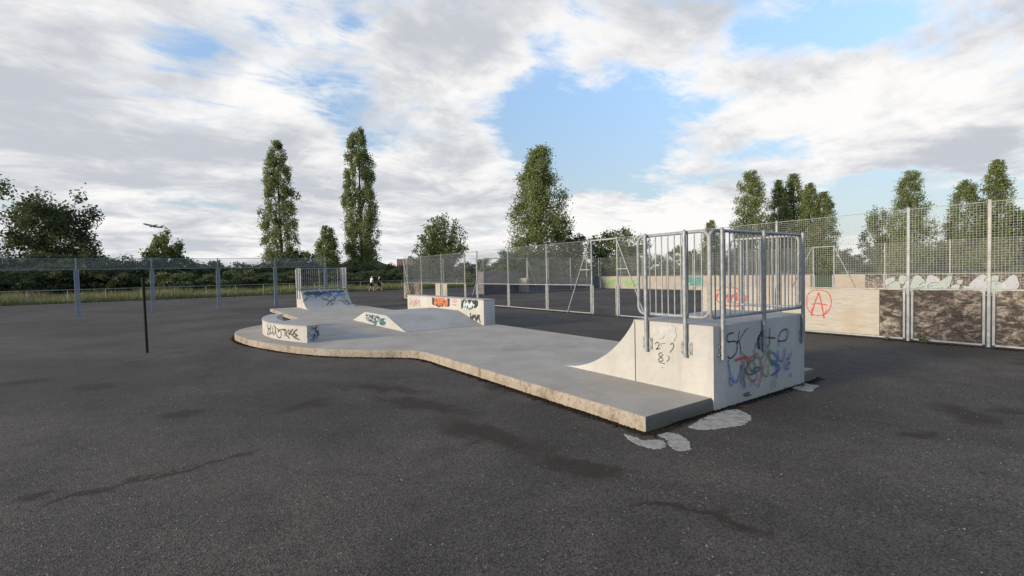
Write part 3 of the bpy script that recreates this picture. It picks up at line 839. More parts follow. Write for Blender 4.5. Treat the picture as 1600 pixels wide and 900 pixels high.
GS = [
    ('r', 0.04, [(4.96, 1.03), (4.86, 1.07), (4.73, 1.13), (4.55, 1.12), (4.32, 1.1), (4.24, 0.97)]),
    ('r', 0.04, [(5, 0.84), (4.9, 0.95), (4.96, 0.76), (4.76, 0.62), (4.52, 0.59), (4.25, 0.6), (4.04, 0.79)]),
    ('r', 0.06, [(4.69, 1), (4.72, 0.73), (4.61, 0.92), (4.6, 0.7)]),
    ('r', 0.06, [(4.55, 0.96), (4.54, 0.7), (4.44, 0.93), (4.36, 0.74), (4.32, 0.97)]),
    ('r', 0.05, [(4.32, 0.78), (4.17, 0.75), (4.06, 0.86), (4.2, 0.97)]),
]
GC = [
    ('k', 0.03, [(-0.077, 0.47), (-0.102, 0.36), (-0.077, 0.22)]),
    ('k', 0.03, [(-0.095, 0.36), (-0.132, 0.39), (-0.123, 0.26), (-0.091, 0.23)]),
    ('k', 0.03, [(-0.145, 0.49), (-0.13, 0.3), (-0.161, 0.29), (-0.173, 0.39), (-0.159, 0.44)]),
    ('k', 0.028, [(-0.184, 0.49), (-0.208, 0.41), (-0.184, 0.25), (-0.171, 0.32)]),
    ('k', 0.03, [(-0.209, 0.46), (-0.207, 0.33), (-0.229, 0.22), (-0.252, 0.21), (-0.264, 0.28), (-0.259, 0.42), (-0.231, 0.34)]),
    ('k', 0.028, [(-0.225, 0.43), (-0.247, 0.37)]),
    ('k', 0.03, [(-0.272, 0.42), (-0.305, 0.44)]),
    ('k', 0.028, [(-0.289, 0.43), (-0.304, 0.35), (-0.299, 0.27)]),
    ('k', 0.028, [(-0.305, 0.42), (-0.32, 0.39), (-0.313, 0.32), (-0.336, 0.23)]),
    ('k', 0.028, [(-0.333, 0.44), (-0.337, 0.31), (-0.35, 0.43)]),
    ('k', 0.03, [(-0.367, 0.46), (-0.349, 0.36), (-0.362, 0.32), (-0.377, 0.39), (-0.359, 0.3)]),
    ('k', 0.034, [(-0.398, 0.46), (-0.374, 0.39), (-0.389, 0.34), (-0.399, 0.31), (-0.37, 0.28), (-0.41, 0.22)]),
]

near = quarter_pipe('quarter pipe with a scrawled TOY in red on its shaded back')
far = copy_tree(near, (3.22, 23.52, 0), math.pi, 1.0, 'quarter pipe whose curved face is blotched with dark blue paint')
near.location = (1.21, 0, 0); near['group'] = far['group'] = 'quarter pipes facing each other along the pad'
OFF[near] = Vector((1.21, 0, 0)); OFF[far] = Vector((0, 0, 0))
graffiti(GB, lambda s, t, d: (s, -0.012 - d, t), near)
graffiti([(c, w if c == 'w' else w * 1.05, q) for c, w, q in GF], lambda s, t, d: (1.21 - d, s, t), near)


def arc_at(t):
    """t: 0 at the lip, 1 at the toe -> (y, z) on the transition"""
    f = t * (len(ARC) - 1); i = min(int(f), len(ARC) - 2); k = f - i
    return ARC[i][0] * (1 - k) + ARC[i + 1][0] * k, ARC[i][1] * (1 - k) + ARC[i + 1][1] * k
def on_arc(s, t, d):
    y, z = arc_at(min(max(t, 0), 1)); return (s, y + d * 0.8 + 0.004, z + d * 0.6 + 0.004)
fg = []
r2 = random.Random(5)
for i in range(46):
    s = r2.uniform(0.12, 2.1); t = abs(r2.gauss(0, 0.16)) + 0.05
    c = 'b' if t < 0.22 and r2.random() < 0.5 else r2.choice('tkkb')
    a = r2.uniform(-0.5, 0.5); L = r2.uniform(0.04, 0.22)
    fg.append((c, r2.uniform(0.015, 0.035) if t < 0.25 else 0.025, [(s, t), (s + L, t + a * 0.1), (s + L * 1.4, t + a * 0.2 + 0.02)]))
for pts in ([(1.35, 0.30), (1.1, 0.38), (0.95, 0.55), (1.05, 0.62)], [(0.9, 0.35), (1.1, 0.48), (1.25, 0.60)], [(0.42, 0.45), (0.36, 0.6), (0.25, 0.66), (0.18, 0.5), (0.30, 0.42)], [(0.2, 0.42), (0.12, 0.6), (0.05, 0.62)]):
    fg.append(('t', 0.05, pts))
graffiti(fg, on_arc, far, 0.002)
blotch(lambda s, t, d: on_arc(s, t, d), [(0.15, 0.04), (0.3, 0.09), (0.7, 0.07), (1.2, 0.11), (1.9, 0.15), (2.15, 0.12), (2.15, 0.03), (1.2, 0.03)], 'pt', far, 0.0016, 'dark blue paint along the lip', 0.02)

# ---------------------------------------------------------------- funbox
FX0, FX1 = 0.99, 3.396
fbx = thing('funbox', 'low flat-topped funbox with a teal painted panel on its side', 'skate ramp', (2.2, 11.4, ST))
prof = [(8.93, ST - 0.02), (8.93, ST + 0.004)]
for i in range(1, 9): t = i / 8; prof.append((8.93 + 1.50 * t, ST + 0.004 + 0.361 * (0.82 * t + 0.18 * (t * t * (3 - 2 * t)))))
for i in range(9): t = i / 8; prof.append((12.35 + 1.45 * t, ST + 0.004 + 0.361 * (1 - (0.82 * t + 0.18 * (t * t * (3 - 2 * t))))))
prof.append((13.80, ST - 0.02))
MB().prism(prof, 0, FX0, FX1).build('body', 'cream', fbx, smooth=True, sharp=30)
vs = []
for y, z in prof[1:-1]: vs += [(FX0 + 0.012, y, z + 0.003), (FX1, y, z + 0.003)]
MB().add(vs, [(2 * i, 2 * i + 1, 2 * i + 3, 2 * i + 2) for i in range(len(prof) - 3)]).build('riding_surface', 'grey_conc', fbx, smooth=True, sharp=30)
fmap = lambda s, t, d: (FX0 - d, s, t)
pn = MB().add([(FX0 - 0.002, 10.45, ST + 0.005), (FX0 - 0.002, 12.31, ST + 0.005), (FX0 - 0.002, 12.31, 0.505), (FX0 - 0.002, 10.45, 0.505)], [(0, 1, 2, 3)]).build('graffiti_panel', 'pn', fbx)
pn['label'] = 'pale painted rectangle on the side'
fg = []
for i in range(70):
    s = r2.uniform(10.55, 12.2); t = r2.uniform(0.21, 0.45)
    fg.append((r2.choice('ttdkk'), r2.uniform(0.015, 0.04), [(s, t), (s + r2.uniform(-.14, .14), t + r2.uniform(-.04, .05)), (s + r2.uniform(-.16, .16), t + r2.uniform(-.05, .05))]))
graffiti(fg, fmap, fbx, 0.003)

# ---------------------------------------------------------------- straight ledge and curved ledge
led = thing('grind_ledge', 'long straight concrete ledge with orange and ice blue throw-ups', 'ledge', (3.6, 11.7, ST))
MB().box((3.40, 8.83, ST - 0.03), (3.80, 14.64, 0.895)).build('body', 'cream', led, smooth=True, bevel=0.012)
MB().box((3.385, 8.82, 0.893), (3.812, 14.655, 0.918)).build('cap', 'grey_conc', led, smooth=True, bevel=0.006, segs=1)
lm = lambda s, t, d: (3.40 - d, s, t)
for c, w_, poly in GLP: blotch(lm, poly, 'pk', led, 0.002, 'black sprayed background of a throw-up')
graffiti(GL, lm, led, 0.0035)
graffiti(GE, lambda s, t, d: (s, 8.83 - d, t), led, 0.002)

cl = thing('curved_ledge', 'low curved concrete ledge with a black tag on its outer face', 'ledge', (-1.9, 11.6, ST))
CX, CY, RO, RI = 3.448, 11.18, 5.59, 5.23
a0, a1 = -0.462, 0.412
def ring(z0, z1, ro, ri, mat, name, e=0.0):
    vs = []; m = 44
    for i in range(m + 1):
        a = a0 - e + (a1 - a0 + 2 * e) * i / m
        for r, z in ((ro, z0), (ro, z1), (ri, z1), (ri, z0)): vs.append((CX - r * math.cos(a), CY + r * math.sin(a), z))
    fs = [(4 * i + j, 4 * i + (j + 1) % 4, 4 * i + 4 + (j + 1) % 4, 4 * i + 4 + j) for i in range(m) for j in range(4)] + [(0, 1, 2, 3), (4 * m + 3, 4 * m + 2, 4 * m + 1, 4 * m)]
    return MB().add(vs, fs).build(name, mat, cl, smooth=True, sharp=30)
ring(ST - 0.02, 0.537, RO, RI, 'cream', 'body'); ring(0.535, 0.558, RO + 0.012, RI - 0.012, 'grey_conc', 'cap', 0.0012)
graffiti(GC, lambda s, t, d: (CX - (RO + d) * math.cos(s), CY + (RO + d) * math.sin(s), t), cl, 0.003, sx=5.59)
def endmap(s, t, d):
    r = RI + 0.36 * s; a = a0 - d / 5.4; return (CX - r * math.cos(a), CY + r * math.sin(a), t)
eg = [(r2.choice('bbnk'), r2.uniform(0.012, 0.03), [(u, v), (u + r2.uniform(-.14, .14) , v + r2.uniform(-.06, .06)), (u + r2.uniform(-.12, .12), v + r2.uniform(-.08, .08))]) for u, v in [(r2.uniform(.15, .85), r2.uniform(.22, .48)) for _ in range(26)]]
graffiti(eg, endmap, cl, 0.003, sx=0.36)

# ---------------------------------------------------------------- lone black post
po = thing('black_post', 'lone thin black steel post standing on the bare asphalt', 'post', (-4.67, 10.92, 0))
MB().tube([(-4.67, 10.92, -0.05), (-4.685, 10.925, 1.70)], 0.030, 14).build('shaft', 'black_steel', po, smooth=True)
MB().tube([(-4.685, 10.925, 1.62), (-4.686, 10.925, 1.78), (-4.686, 10.925, 1.79)], [0.036, 0.036, 0.028], 14).build('cap', 'black_steel', po, smooth=True)


# ---------------------------------------------------------------- ball court fences
FH, MR = 2.90, 1.135                               # fence height, mid rail height
MESH = {}


def mesh_panel(width, z0, z1, pitch=0.05, r=0.0014):
    """welded wire mesh, along local x, one mesh shared by panels of the same size"""
    key = (round(width, 2), round(z0, 2), round(z1, 2), pitch, r)
    if key in MESH: return MESH[key]
    w = round(width, 2); V = []; F = []
    def wire(a, b, ax):
        k = len(V)
        for q in (a, b):
            for i, j in ((-1, -1), (1, -1), (1, 1), (-1, 1)):
                V.append((q[0] + (i * r if ax == 2 else 0), q[1] + (j * r if ax == 2 else i * r), q[2] + (j * r if ax == 0 else 0)))
        for i in range(4): F.append((k + i, k + (i + 1) % 4, k + 4 + (i + 1) % 4, k + 4 + i))
    nv = max(2, int(w / pitch)); nh = max(2, int((z1 - z0) / pitch))
    for i in range(nv + 1): wire((w * i / nv, 0.0, z0), (w * i / nv, 0.0, z1), 2)
    for i in range(nh + 1): z = z0 + (z1 - z0) * i / nh; wire((0, 2 * r, z), (w, 2 * r, z), 0)
    me = bpy.data.meshes.new('mesh_panel'); me.from_pydata(V, [], F); me.materials.append(MT['wire'])
    MESH[key] = me
    return me


def fence(name, label, axis, c, posts, bays, side=-1, mat='galv_pale', loc_z=0.0, strips=True, mesh_r=0.0014, mesh_pitch=0.05):
    """posts: positions along the run; bays: dict per bay index: boards, open, band ..."""
    def P(s, off, z): return (c + off, s, z) if axis == 'y' else (s, c + off, z)
    f = thing(name, label, 'fence', P(posts[0], 0, 0))
    for i, s in enumerate(posts):
        q = MB(); q.box(P(s - 0.026, -0.026, -0.05), P(s + 0.026, 0.026, FH + 0.03))
        po_ = q.build('post', mat, f, bevel=0.005, segs=1)
        if strips:
            for sg in (-1, 1):
                MB().box(P(s + sg * 0.050, -0.022, 0.05), P(s + sg * 0.092, 0.018, MR - 0.004)).build('frame_strip', mat, po_, bevel=0.003, segs=1)
    for i in range(len(posts) - 1):
        a, b = posts[i], posts[i + 1]; lo, hi = min(a, b) + 0.032, max(a, b) - 0.032
        B = bays.get(i, {})
        if B.get('gate'):
            MB().box(P(lo, -0.024, FH - 0.05), P(hi, 0.024, FH)).build('top_rail', mat, f); continue
        z0 = B.get('mesh_from', MR + 0.03)
        me = mesh_panel(hi - lo, z0, FH - 0.02, mesh_pitch, mesh_r)
        o = bpy.data.objects.new('mesh_panel', me); COL.objects.link(o); o.parent = f; o['kind'] = 'stuff'
        o.location = Vector(P(lo, side * 0.036, 0)) - OFF[f]
        o.rotation_euler = (0, 0, math.pi / 2 if axis == 'y' else 0)
        MB().tube([P(lo, side * 0.03, FH - 0.012), P(hi, side * 0.03, FH - 0.012)], 0.006 if strips else 0.012, 6).build('top_rail', mat, f)
        zr = z0 if 'mesh_from' in B else MR
        MB().box(P(lo, -0.02, zr - 0.002), P(hi, 0.02, zr + 0.03)).build('mid_rail', mat, f)
        if not B.get('nobottom'):
            MB().box(P(lo + 0.06, -0.02, 0.03), P(hi - 0.06, 0.02, 0.062)).build('bottom_rail', mat, f)
        for (s0, s1, m_, zt) in B.get('boards', []):
            bd = MB().box(P(s0, side * 0.006, 0.07), P(s1, side * 0.024, zt)).build('board', m_, f, bevel=0.002, segs=1)
            B.setdefault('objs', []).append(bd)
    return f, P


NX = 9.22
posts = [29.32, 26.34, 23.36, 20.38, 19.03, 16.04, 13.04, 10.25, 8.92, 6.06, 3.21, 0.39, -0.89, -3.75, -6.6]
BT = MR - 0.012
bays = {0: {'boards': [(26.5, 29.2, 'dark_board', BT)]}, 1: {'boards': [(25.3, 26.2, 'mid_board', BT)]}, 2: {'boards': [(22.35, 23.22, 'white_board', BT)]}, 3: {'gate': 1}, 7: {'gate': 1},
        9: {'boards': [(3.32, 5.46, 'white_board', BT)]}, 10: {'boards': [(0.915, 3.10, 'white_board', BT), (0.50, 0.905, 'dark_board', BT)]},
        11: {'boards': [(-0.78, 0.28, 'dark_board', BT)]}, 12: {'boards': [(-3.64, -1.0, 'dark_board', BT)]}, 13: {'boards': [(-6.5, -3.86, 'dark_board', BT)]}}
bays[1]['boards'] = [(23.55, 24.2, 'white_board', BT)]
bays[2]['boards'] = [(22.6, 23.2, 'white_board', BT)]
nf, NP = fence('court_fence', 'tall wire mesh court fence with peeling and white boards along the pad side', 'y', NX, posts, bays)
# entry: in-plane struts and short links beside the opening
for s0, s1 in ((10.25, 11.66), (8.92, 7.55)):
    sg = 1 if s1 > s0 else -1
    MB().tube([NP(s0 + sg * 0.03, -0.075, FH - 0.03), NP(s1, -0.075, -0.03)], 0.022, 10).build('brace', 'galv_pale', nf, smooth=True)
    t = (FH - 1.75) / FH
    MB().tube([NP(s0, -0.06, 1.75), NP(s0 + (s1 - s0) * t, -0.075, 1.75)], 0.024, 10).build('brace_link', 'galv_pale', nf, smooth=True)
MB().tube([NP(29.30, -0.07, FH - 0.03), NP(28.05, -0.07, -0.03)], 0.026, 10).build('brace', 'galv_pale', nf, smooth=True)
graffiti(GS, lambda s, t, d: (NX - 0.024 - d, s, t), bays[9]['objs'][0] if 'objs' in bays[9] else nf, 0.002)
graffiti([(c, w * 0.8, q) for c, w, q in GA], lambda s, t, d: (NX - 0.024 - d, s, t), bays[10]['objs'][0] if 'objs' in bays[10] else nf, 0.002)

# far long side of the court
FX = 29.0
fp = [29.4, 26.9, 24.4, 21.9, 19.4, 16.9, 14.4, 10.74, 9.58, 7.0, 4.2, 1.4, -1.4, -4.2]
fbay = {i: {'boards': [(fp[i + 1] + 0.09, fp[i] - 0.09, 'tan_board', BT)]} for i in range(6)}
fbay[6] = {'boards': [(10.9, 14.3, 'tan_board', BT)]}
fbay[7] = {'gate': 1}
fbay[8] = {'boards': [(7.95, 9.50, 'tan_board', BT), (7.09, 7.94, 'dark_board', BT)]}
for i in range(9, 13): fbay[i] = {'boards': [(fp[i + 1] + 0.09, fp[i] - 0.09, 'dark_board', BT)]}
ff, FP = fence('court_fence', 'wire mesh court fence beside the field, mint bubble letters on dark boards', 'y', FX, fp, fbay, mesh_pitch=0.05)
for s0, s1 in ((10.74, 12.2), (9.58, 8.3)):
    sg = 1 if s1 > s0 else -1
    MB().tube([FP(s0 + sg * 0.03, -0.075, FH - 0.03), FP(s1, -0.075, -0.03 if s1 > 10 else 0.03)], 0.026, 8).build('brace', 'galv_pale', ff, smooth=True)
fm = lambda s, t, d: (FX - 0.024 - d, s, t)
fg = []
r3 = random.Random(3)
for i in range(26):                                # bright green piece
    s = r3.uniform(25.4, 29.0); t = r3.uniform(0.3, 0.95)
    if 26.75 < s < 27.05: continue
    fg.append((r3.choice('eeey'), r3.uniform(0.08, 0.2), [(s, t), (s + r3.uniform(-.3, .1), t + r3.uniform(-.2, .2)), (s + r3.uniform(-.3, .1), t + r3.uniform(-.25, .2))]))
for i in range(16):                                # duck green, then yellow-green letters
    s = r3.uniform(18.6, 20.2); t = r3.uniform(0.3, 0.9)
    fg.append((r3.choice('ddm'), r3.uniform(0.1, 0.25), [(s, t), (s - r3.uniform(0, .3), t + r3.uniform(-.2, .2)), (s - r3.uniform(0, .4), t + r3.uniform(-.2, .2))]))
for i in range(14):
    s = r3.uniform(15.4, 17.9); t = r3.uniform(0.3, 0.9)
    fg.append((r3.choice('yem'), r3.uniform(0.06, 0.12), [(s, t), (s - r3.uniform(0, .2), t + r3.uniform(-.3, .3)), (s - r3.uniform(0, .3), t + r3.uniform(-.2, .2))]))
graffiti(fg, fm, ff, 0.002, 'graffiti lettering')
blotch(fm, [(18.5, 0.3), (18.5, 1.08), (20.7, 1.08), (20.3, 0.8), (20.0, 0.3)], 'pd', ff, 0.0014, 'duck green painted field of a piece', 0.02)
# mint bubble letters: fat rounded blobs with pale outlines
def bubble(s, t, ws, wt, rot):
    q = []
    for k in range(16):
        a = 2 * math.pi * k / 16; e = 1 + 0.14 * math.sin(3 * a + s * 5)
        x = ws * e * math.cos(a); y = wt * e * math.sin(a); q.append((s + x * math.cos(rot) - y * math.sin(rot), t + x * math.sin(rot) + y * math.cos(rot)))
    return q
lift = 0.002
for i, (s, t, ws, wt, ro) in enumerate([(6.75, .72, .2, .26, .5), (6.55, .42, .3, .28, -.2), (6.1, .82, .28, .22, .3), (5.9, .45, .25, .33, .2), (5.5, .70, .3, .32, -.4), (5.2, .4, .22, .28, .4), (4.9, .78, .26, .28, .3), (4.75, .42, .32, .25, -.3), (4.35, .68, .2, .34, .5),
                                        (3.95, .45, .16, .14, 0), (3.8, .72, .12, .12, 0), (3.55, .40, .14, .12, 0), (3.05, .6, .32, .42, .2), (2.6, .82, .24, .2, -.3), (2.45, .45, .28, .3, .1), (1.95, .66, .26, .34, .3), (1.0, .6, .34, .4, .2), (0.4, .66, .3, .36, -.2), (-0.2, .58, .34, .4, .1)]):
    blotch(fm, bubble(s, t, ws * 1.12, wt * 1.12, ro), 'pm' if i % 3 else 'pn', ff, lift, 'mint bubble letter', 0.006); lift += 0.0008
    graffiti([('k', 0.030, bubble(s, t, ws * 1.08, wt * 1.08, ro)[:13])], fm, ff, lift, 'outline of a bubble letter'); lift += 0.0008

# end wall with its goal recess
EY = 29.45
ep1 = [9.5, 12.4, 15.3]; ep2 = [20.35, 22.6, 25.2, 27.2, 28.8]
e1, EP = fence('court_fence', 'short run of wire mesh court fence between corner and goal recess', 'x', EY, ep1, {0: {'nobottom': 1}, 1: {'nobottom': 1}})
e2, EP2 = fence('court_fence', 'wire mesh court fence with dark grey boards beside the goal recess', 'x', EY, ep2, {i: {'boards': [(ep2[i] + 0.09, ep2[i + 1] - 0.09, 'grey_board', 1.2)]} for i in range(4)})
gr = thing('goal_recess', 'grey boarded goal recess in the end of the ball court', 'goal', (18.0, EY, 0))
MB().box((16.0, EY + 1.15, 0.02), (20.2, EY + 1.19, 1.85)).build('back_board', 'grey_board', gr, bevel=0.003, segs=1)
MB().box((15.96, EY + 0.06, 0.02), (16.0, EY + 1.19, 1.85)).build('side_board', 'grey_board', gr, bevel=0.003, segs=1)
MB().box((20.22, EY + 0.06, 0.02), (20.26, EY + 1.19, 1.22)).build('side_board', 'tan_board', gr, bevel=0.003, segs=1)
for x in (15.9, 20.2):
    MB().box((x - 0.03, EY - 0.1, -0.05), (x + 0.03, EY - 0.04, FH)).build('post', 'galv_pale', gr, bevel=0.004, segs=1)
    MB().tube([(x, EY - 0.13, FH - 0.05), (x + (1.1 if x > 18 else -1.1), EY - 0.13, 0.0)], 0.024, 8).build('brace', 'galv_pale', gr, smooth=True)
MB().box((15.94, EY - 0.095, FH - 0.06), (20.16, EY - 0.045, FH)).build('crossbar', 'galv_pale', gr)

# second court's fence across the far yard: posts and a band of mesh at the top only
LY = 28.8
lp = [-14.3, -11.28, -8.26, -5.24, -2.21, 0.76, 3.70]
lf, LP = fence('yard_fence', 'bluish steel fence with only a top band of mesh across the far yard', 'x', LY, lp, {i: {'mesh_from': 2.34, 'nobottom': 1} for i in range(6)}, mat='galv_blue', strips=False, mesh_r=0.0022, mesh_pitch=0.04)
for s in lp:
    for sg in (-1, 1):
        MB().box(LP(s + sg * 0.045, -0.03, -0.02), LP(s + sg * 0.095, 0.03, 2.36)).build('frame_strip', 'galv_blue', lf, bevel=0.003, segs=1)

# low railing along the grass verge
RY = 47.75
rl = thing('railing', 'low steel railing with one top tube along the grass verge', 'railing', (-10, RY, 0))
xs = [-22.95 + 2.31 * i for i in range(25)]
for x in xs: MB().tube([(x, RY, -0.1), (x, RY, 1.12)], 0.022, 8).build('post', 'galv_pale', rl, smooth=True)
for a, b in zip(xs, xs[1:]):
    MB().tube([(a + 0.004, RY, 1.13), (b - 0.004, RY, 1.13)], 0.021, 8).build('top_rail', 'galv_pale', rl, smooth=True)


# ---------------------------------------------------------------- vegetation
def leaf_quads(C, size, up=0.25):
    """one folded rhombus per leaf clump centre C (n,3)"""
    n = len(C)
    a = rng.normal(size=(n, 3)); a /= np.linalg.norm(a, axis=1)[:, None]
    b = rng.normal(size=(n, 3)); b[:, 2] += up; b -= a * (a * b).sum(1)[:, None]; b /= np.linalg.norm(b, axis=1)[:, None]
    s = size * rng.uniform(0.65, 1.35, n)
    V = np.stack([C - a * s[:, None], C + b * (s * 0.55)[:, None], C + a * s[:, None], C - b * (s * 0.55)[:, None]], 1)
    return V.reshape(-1, 3), np.arange(4 * n).reshape(-1, 4)


def limbs_mesh(paths):
    mb = MB()
    for pts, r0, r1 in paths:
        m = len(pts); mb.tube(pts, [r0 + (r1 - r0) * i / (m - 1) for i in range(m)], 7, caps=True)
    return mb


def plant(name, label, cat, limbs, C, size, leaf, group=None):
    t = thing(name, label, cat, (0, 0, 0), group)
    if limbs: limbs_mesh(limbs).build('trunk', 'bark', t, smooth=True)
    V, F = leaf_quads(np.asarray(C), size)
    o = tri_mesh('crown', V, F, leaf, None, t, 4); o['kind'] = 'stuff'
    return t


def make_poplar(name, label, H, W, seed, fill=1.0, leaf='pop_leaf', base=0.05, cone=False):
    r = np.random.default_rng(seed)
    tt = np.array([0, .05, .12, .25, .4, .55, .7, .82, .91, .97, 1.0]); ff_ = np.array([.45, .70, .95, 1.0, .96, .90, .78, .62, .45, .26, .08])
    if cone: ff_ = np.array([.6, .85, 1.0, 1.0, .93, .82, .68, .53, .37, .22, .06])
    limbs = [([(0, 0, -0.3), (0.02 * W, 0, H * .25), (0, 0.02 * W, H * .55), (0, 0, H * .93)], 0.017 * H, 0.03)]
    C = []
    n = int(270 * max(fill, 0.9)); per = fill / max(fill, 0.9)
    ph = r.uniform(0, 6.28, 4)
    for i in range(n):
        t = base + (1 - base) * r.beta(1.05, 1.25)
        an = r.uniform(0, 6.283)
        ir = 1 + (0.17 if cone else 0.13) * math.sin(an * 2 + t * (5 if cone else 9) + ph[0]) + (0.09 if cone else 0.13) * math.sin(an * 3 - t * 17 + ph[1])
        R = W / 2 * np.interp(t, tt, ff_) * ir
        rr_ = R * r.uniform(0.25, 1.0) ** 0.6
        c = np.array([rr_ * math.cos(an), rr_ * math.sin(an), t * H])
        if i % 5 == 0 and t > 0.12:
            t0 = max(0.04, t - r.uniform(.10, .2))
            limbs.append(([(0, 0, t0 * H), tuple(c * np.array([.55, .55, 1]) - np.array([0, 0, (t - t0) * H * .45])), tuple(c)], 0.0042 * H * (1.15 - t), 0.015))
        m = int(r.uniform(75, 150) * per); sg = np.array([W * .050, W * .050, H * .018]) * (1.35 if cone else 1.0) * (1.2 - 0.45 * t)
        C.append(c + r.normal(size=(m, 3)) * sg)
    C = np.concatenate(C); C = C[(C[:, 2] > base * H * 0.6) & (C[:, 2] < H * 1.01)]
    return plant(name, label, 'tree', limbs, C, 0.145, leaf)


def make_round(name, label, H, W, seed, leaf, z0=0.25, n=130, per=95, size=0.17, cat='tree', sparse=0.0, stems=1):
    r = np.random.default_rng(seed)
    limbs = []; C = []
    cz = H * (z0 + 1) / 2; hz = H * (1 - z0) / 2
    if stems == 1: limbs.append(([(0, 0, -0.3), (0.03 * W, 0.01 * W, H * .3), (0, 0.03 * W, H * .62)], 0.028 * H, 0.05))
    ph = r.uniform(0, 6.28, 4)
    for i in range(n):
        d = r.normal(size=3); d /= np.linalg.norm(d)
        k = r.uniform(0.2, 1) ** 0.45
        an = math.atan2(d[1], d[0]); ir = 1 + 0.15 * math.sin(an * 3 + d[2] * 4 + ph[0]) + 0.13 * math.sin(5 * d[2] + an * 2 + ph[1])
        c = np.array([d[0] * W / 2 * k * ir, d[1] * W / 2 * k * ir, cz + d[2] * hz * k * ir])
        if c[2] < 0.05: c[2] = r.uniform(0.05, 0.5)
        if i % 4 == 0:
            b = np.array([0, 0, H * 0.28]) if stems == 1 else np.array([r.uniform(-.08, .08) * W, r.uniform(-.08, .08) * W, 0])
            mid = b * 0.45 + c * 0.55 + np.array([0, 0, -0.05 * H])
            limbs.append(([tuple(b), tuple(mid), tuple(c)], 0.009 * H, 0.012))
        m = int(per * r.uniform(0.5, 1.3)); sg = np.array([W, W, H * 0.8]) * (0.050 - sparse * 0.012)
        C.append(c + r.normal(size=(m, 3)) * sg)
    C = np.concatenate(C); C = C[(C[:, 2] > 0.02)]
    return plant(name, label, cat, limbs, C, size, leaf)


def make_fan(name, label, H, W, seed):
    """open shrubby tree whose limbs fan up and outwards from a short stem"""
    r = np.random.default_rng(seed); limbs = [([(0, 0, -0.2), (0, 0, 1.2)], 0.16, 0.12)]; C = []
    for i in range(46):
        an = r.uniform(0, 6.283); sp = r.uniform(0.02, 1.0) ** 0.6
        e = np.array([math.cos(an) * W / 2 * sp, math.sin(an) * W / 2 * sp, H * (1.0 - 0.58 * sp ** 2.2) * r.uniform(0.86, 1.0)])
        mid = e * np.array([.42, .42, .55]) + np.array([0, 0, 0.3])
        limbs.append(([(0, 0, 0.8), tuple(mid), tuple(e)], 0.05, 0.010))
        dens = 1.0 if e[0] < W * 0.12 else 0.55
        for k in range(9):
            t = 0.28 + 0.74 * k / 8; q = (1 - t) ** 2 * np.array([0, 0, .8]) + 2 * t * (1 - t) * mid + t * t * e
            m = int(r.uniform(20, 44) * dens); C.append(q + r.normal(size=(m, 3)) * np.array([.26, .26, .20]))
    C = np.concatenate(C); C = C[C[:, 2] > 0.8]
    return plant(name, label, 'tree', limbs, C, 0.15, 'mid_leaf')


def put(t, x, y, sc=1.0, rz=0.0):
    t.location = (x, y, -0.02); t.scale = sc if isinstance(sc, tuple) else (sc, sc, sc); t.rotation_euler = (0, 0, rz); return t


put(make_poplar('poplar_tree', 'tall poplar with thin gappy foliage on one side behind the low railing', 23.7, 5.8, 1, 0.90), 9.5, 82.2)
put(make_poplar('poplar_tree', 'tallest slim poplar, dense and narrow, behind the two walkers', 26.3, 5.7, 2, 1.15), 21.0, 76.7)
put(make_poplar('poplar_tree', 'broad-based dense poplar standing alone behind the court entrance', 20.6, 8.4, 3, 1.3, cone=True), 40.6, 53.4)
p8 = put(make_poplar('poplar_tree', 'stout poplar standing just apart from the tight poplar clump', 20.1, 7.4, 4, 0.85, cone=True), 86.4, 46.1)
sap = put(make_poplar('sapling', 'small sparse young tree between the two tall poplars', 9.8, 3.9, 5, 0.40, cone=True), 15.3, 75.8)
GPT = 'poplar clump beyond the field'
L9 = 'slender poplar in the tight poplar clump beyond the field'
p9 = put(make_poplar('poplar_tree', L9, 18.7, 5.0, 6, 0.6, cone=True), 93.9, 44.6); p9['group'] = GPT
copy_tree(p9, (98.4, 43.9, -0.02), 1.7, (1.15, 1.15, 1.08), L9, GPT)
copy_tree(p9, (96.7, 40.3, -0.02), 3.9, (1.05, 1.05, 0.94), L9, GPT)
copy_tree(p9, (97.6, 38.2, -0.02), 5.0, (1.0, 1.0, 0.84), L9, GPT)
copy_tree(sap, (82.7, 52.3, -0.02), 2.0, (0.95, 0.95, 1.14), 'small thin young tree beside the stout poplar beyond the field')
copy_tree(p8, (106.5, 27.4, -0.02), 2.1, (0.90, 0.90, 0.93), 'pointed poplar with a low shoulder beside a shorter tree beyond the field')
copy_tree(p8, (114.8, 21.6, -0.02), 4.0, (1.0, 1.0, 0.83), 'stubby broad poplar next to the tall narrow one beyond the field')
copy_tree(p9, (116.9, 17.8, -0.02), 0.6, (1.15, 1.15, 1.06), 'tall narrow poplar rising above its stubby neighbour beyond the field')
put(make_round('tree', 'bushy tree leaning against the pointed poplar beyond the field', 12.9, 6.4, 21, 'mid_leaf', 0.05, 110, 80), 110.3, 33.2)
put(make_round('tree', 'dark wide bush under the tall narrow poplar beyond the field', 11.5, 7.5, 22, 'dark_leaf', 0.02, 110, 80), 119.5, 15.0)
put(make_round('tree', 'dense dark broad-crowned tree behind the yard fence', 11.0, 8.2, 23, 'dark_leaf', 0.12, 160, 130, 0.16), -15.2, 68.2)
put(make_round('tree', 'tall loose-leaved tree overhanging the dark broad-crowned one', 14.6, 6.6, 24, 'mid_leaf', 0.35, 70, 90, 0.14, sparse=0.8), -20.3, 58.0)
put(make_round('tree', 'small rounded light green tree above the hedge', 7.6, 4.4, 25, 'mid_leaf', 0.1, 70, 85), -5.6, 73.2)
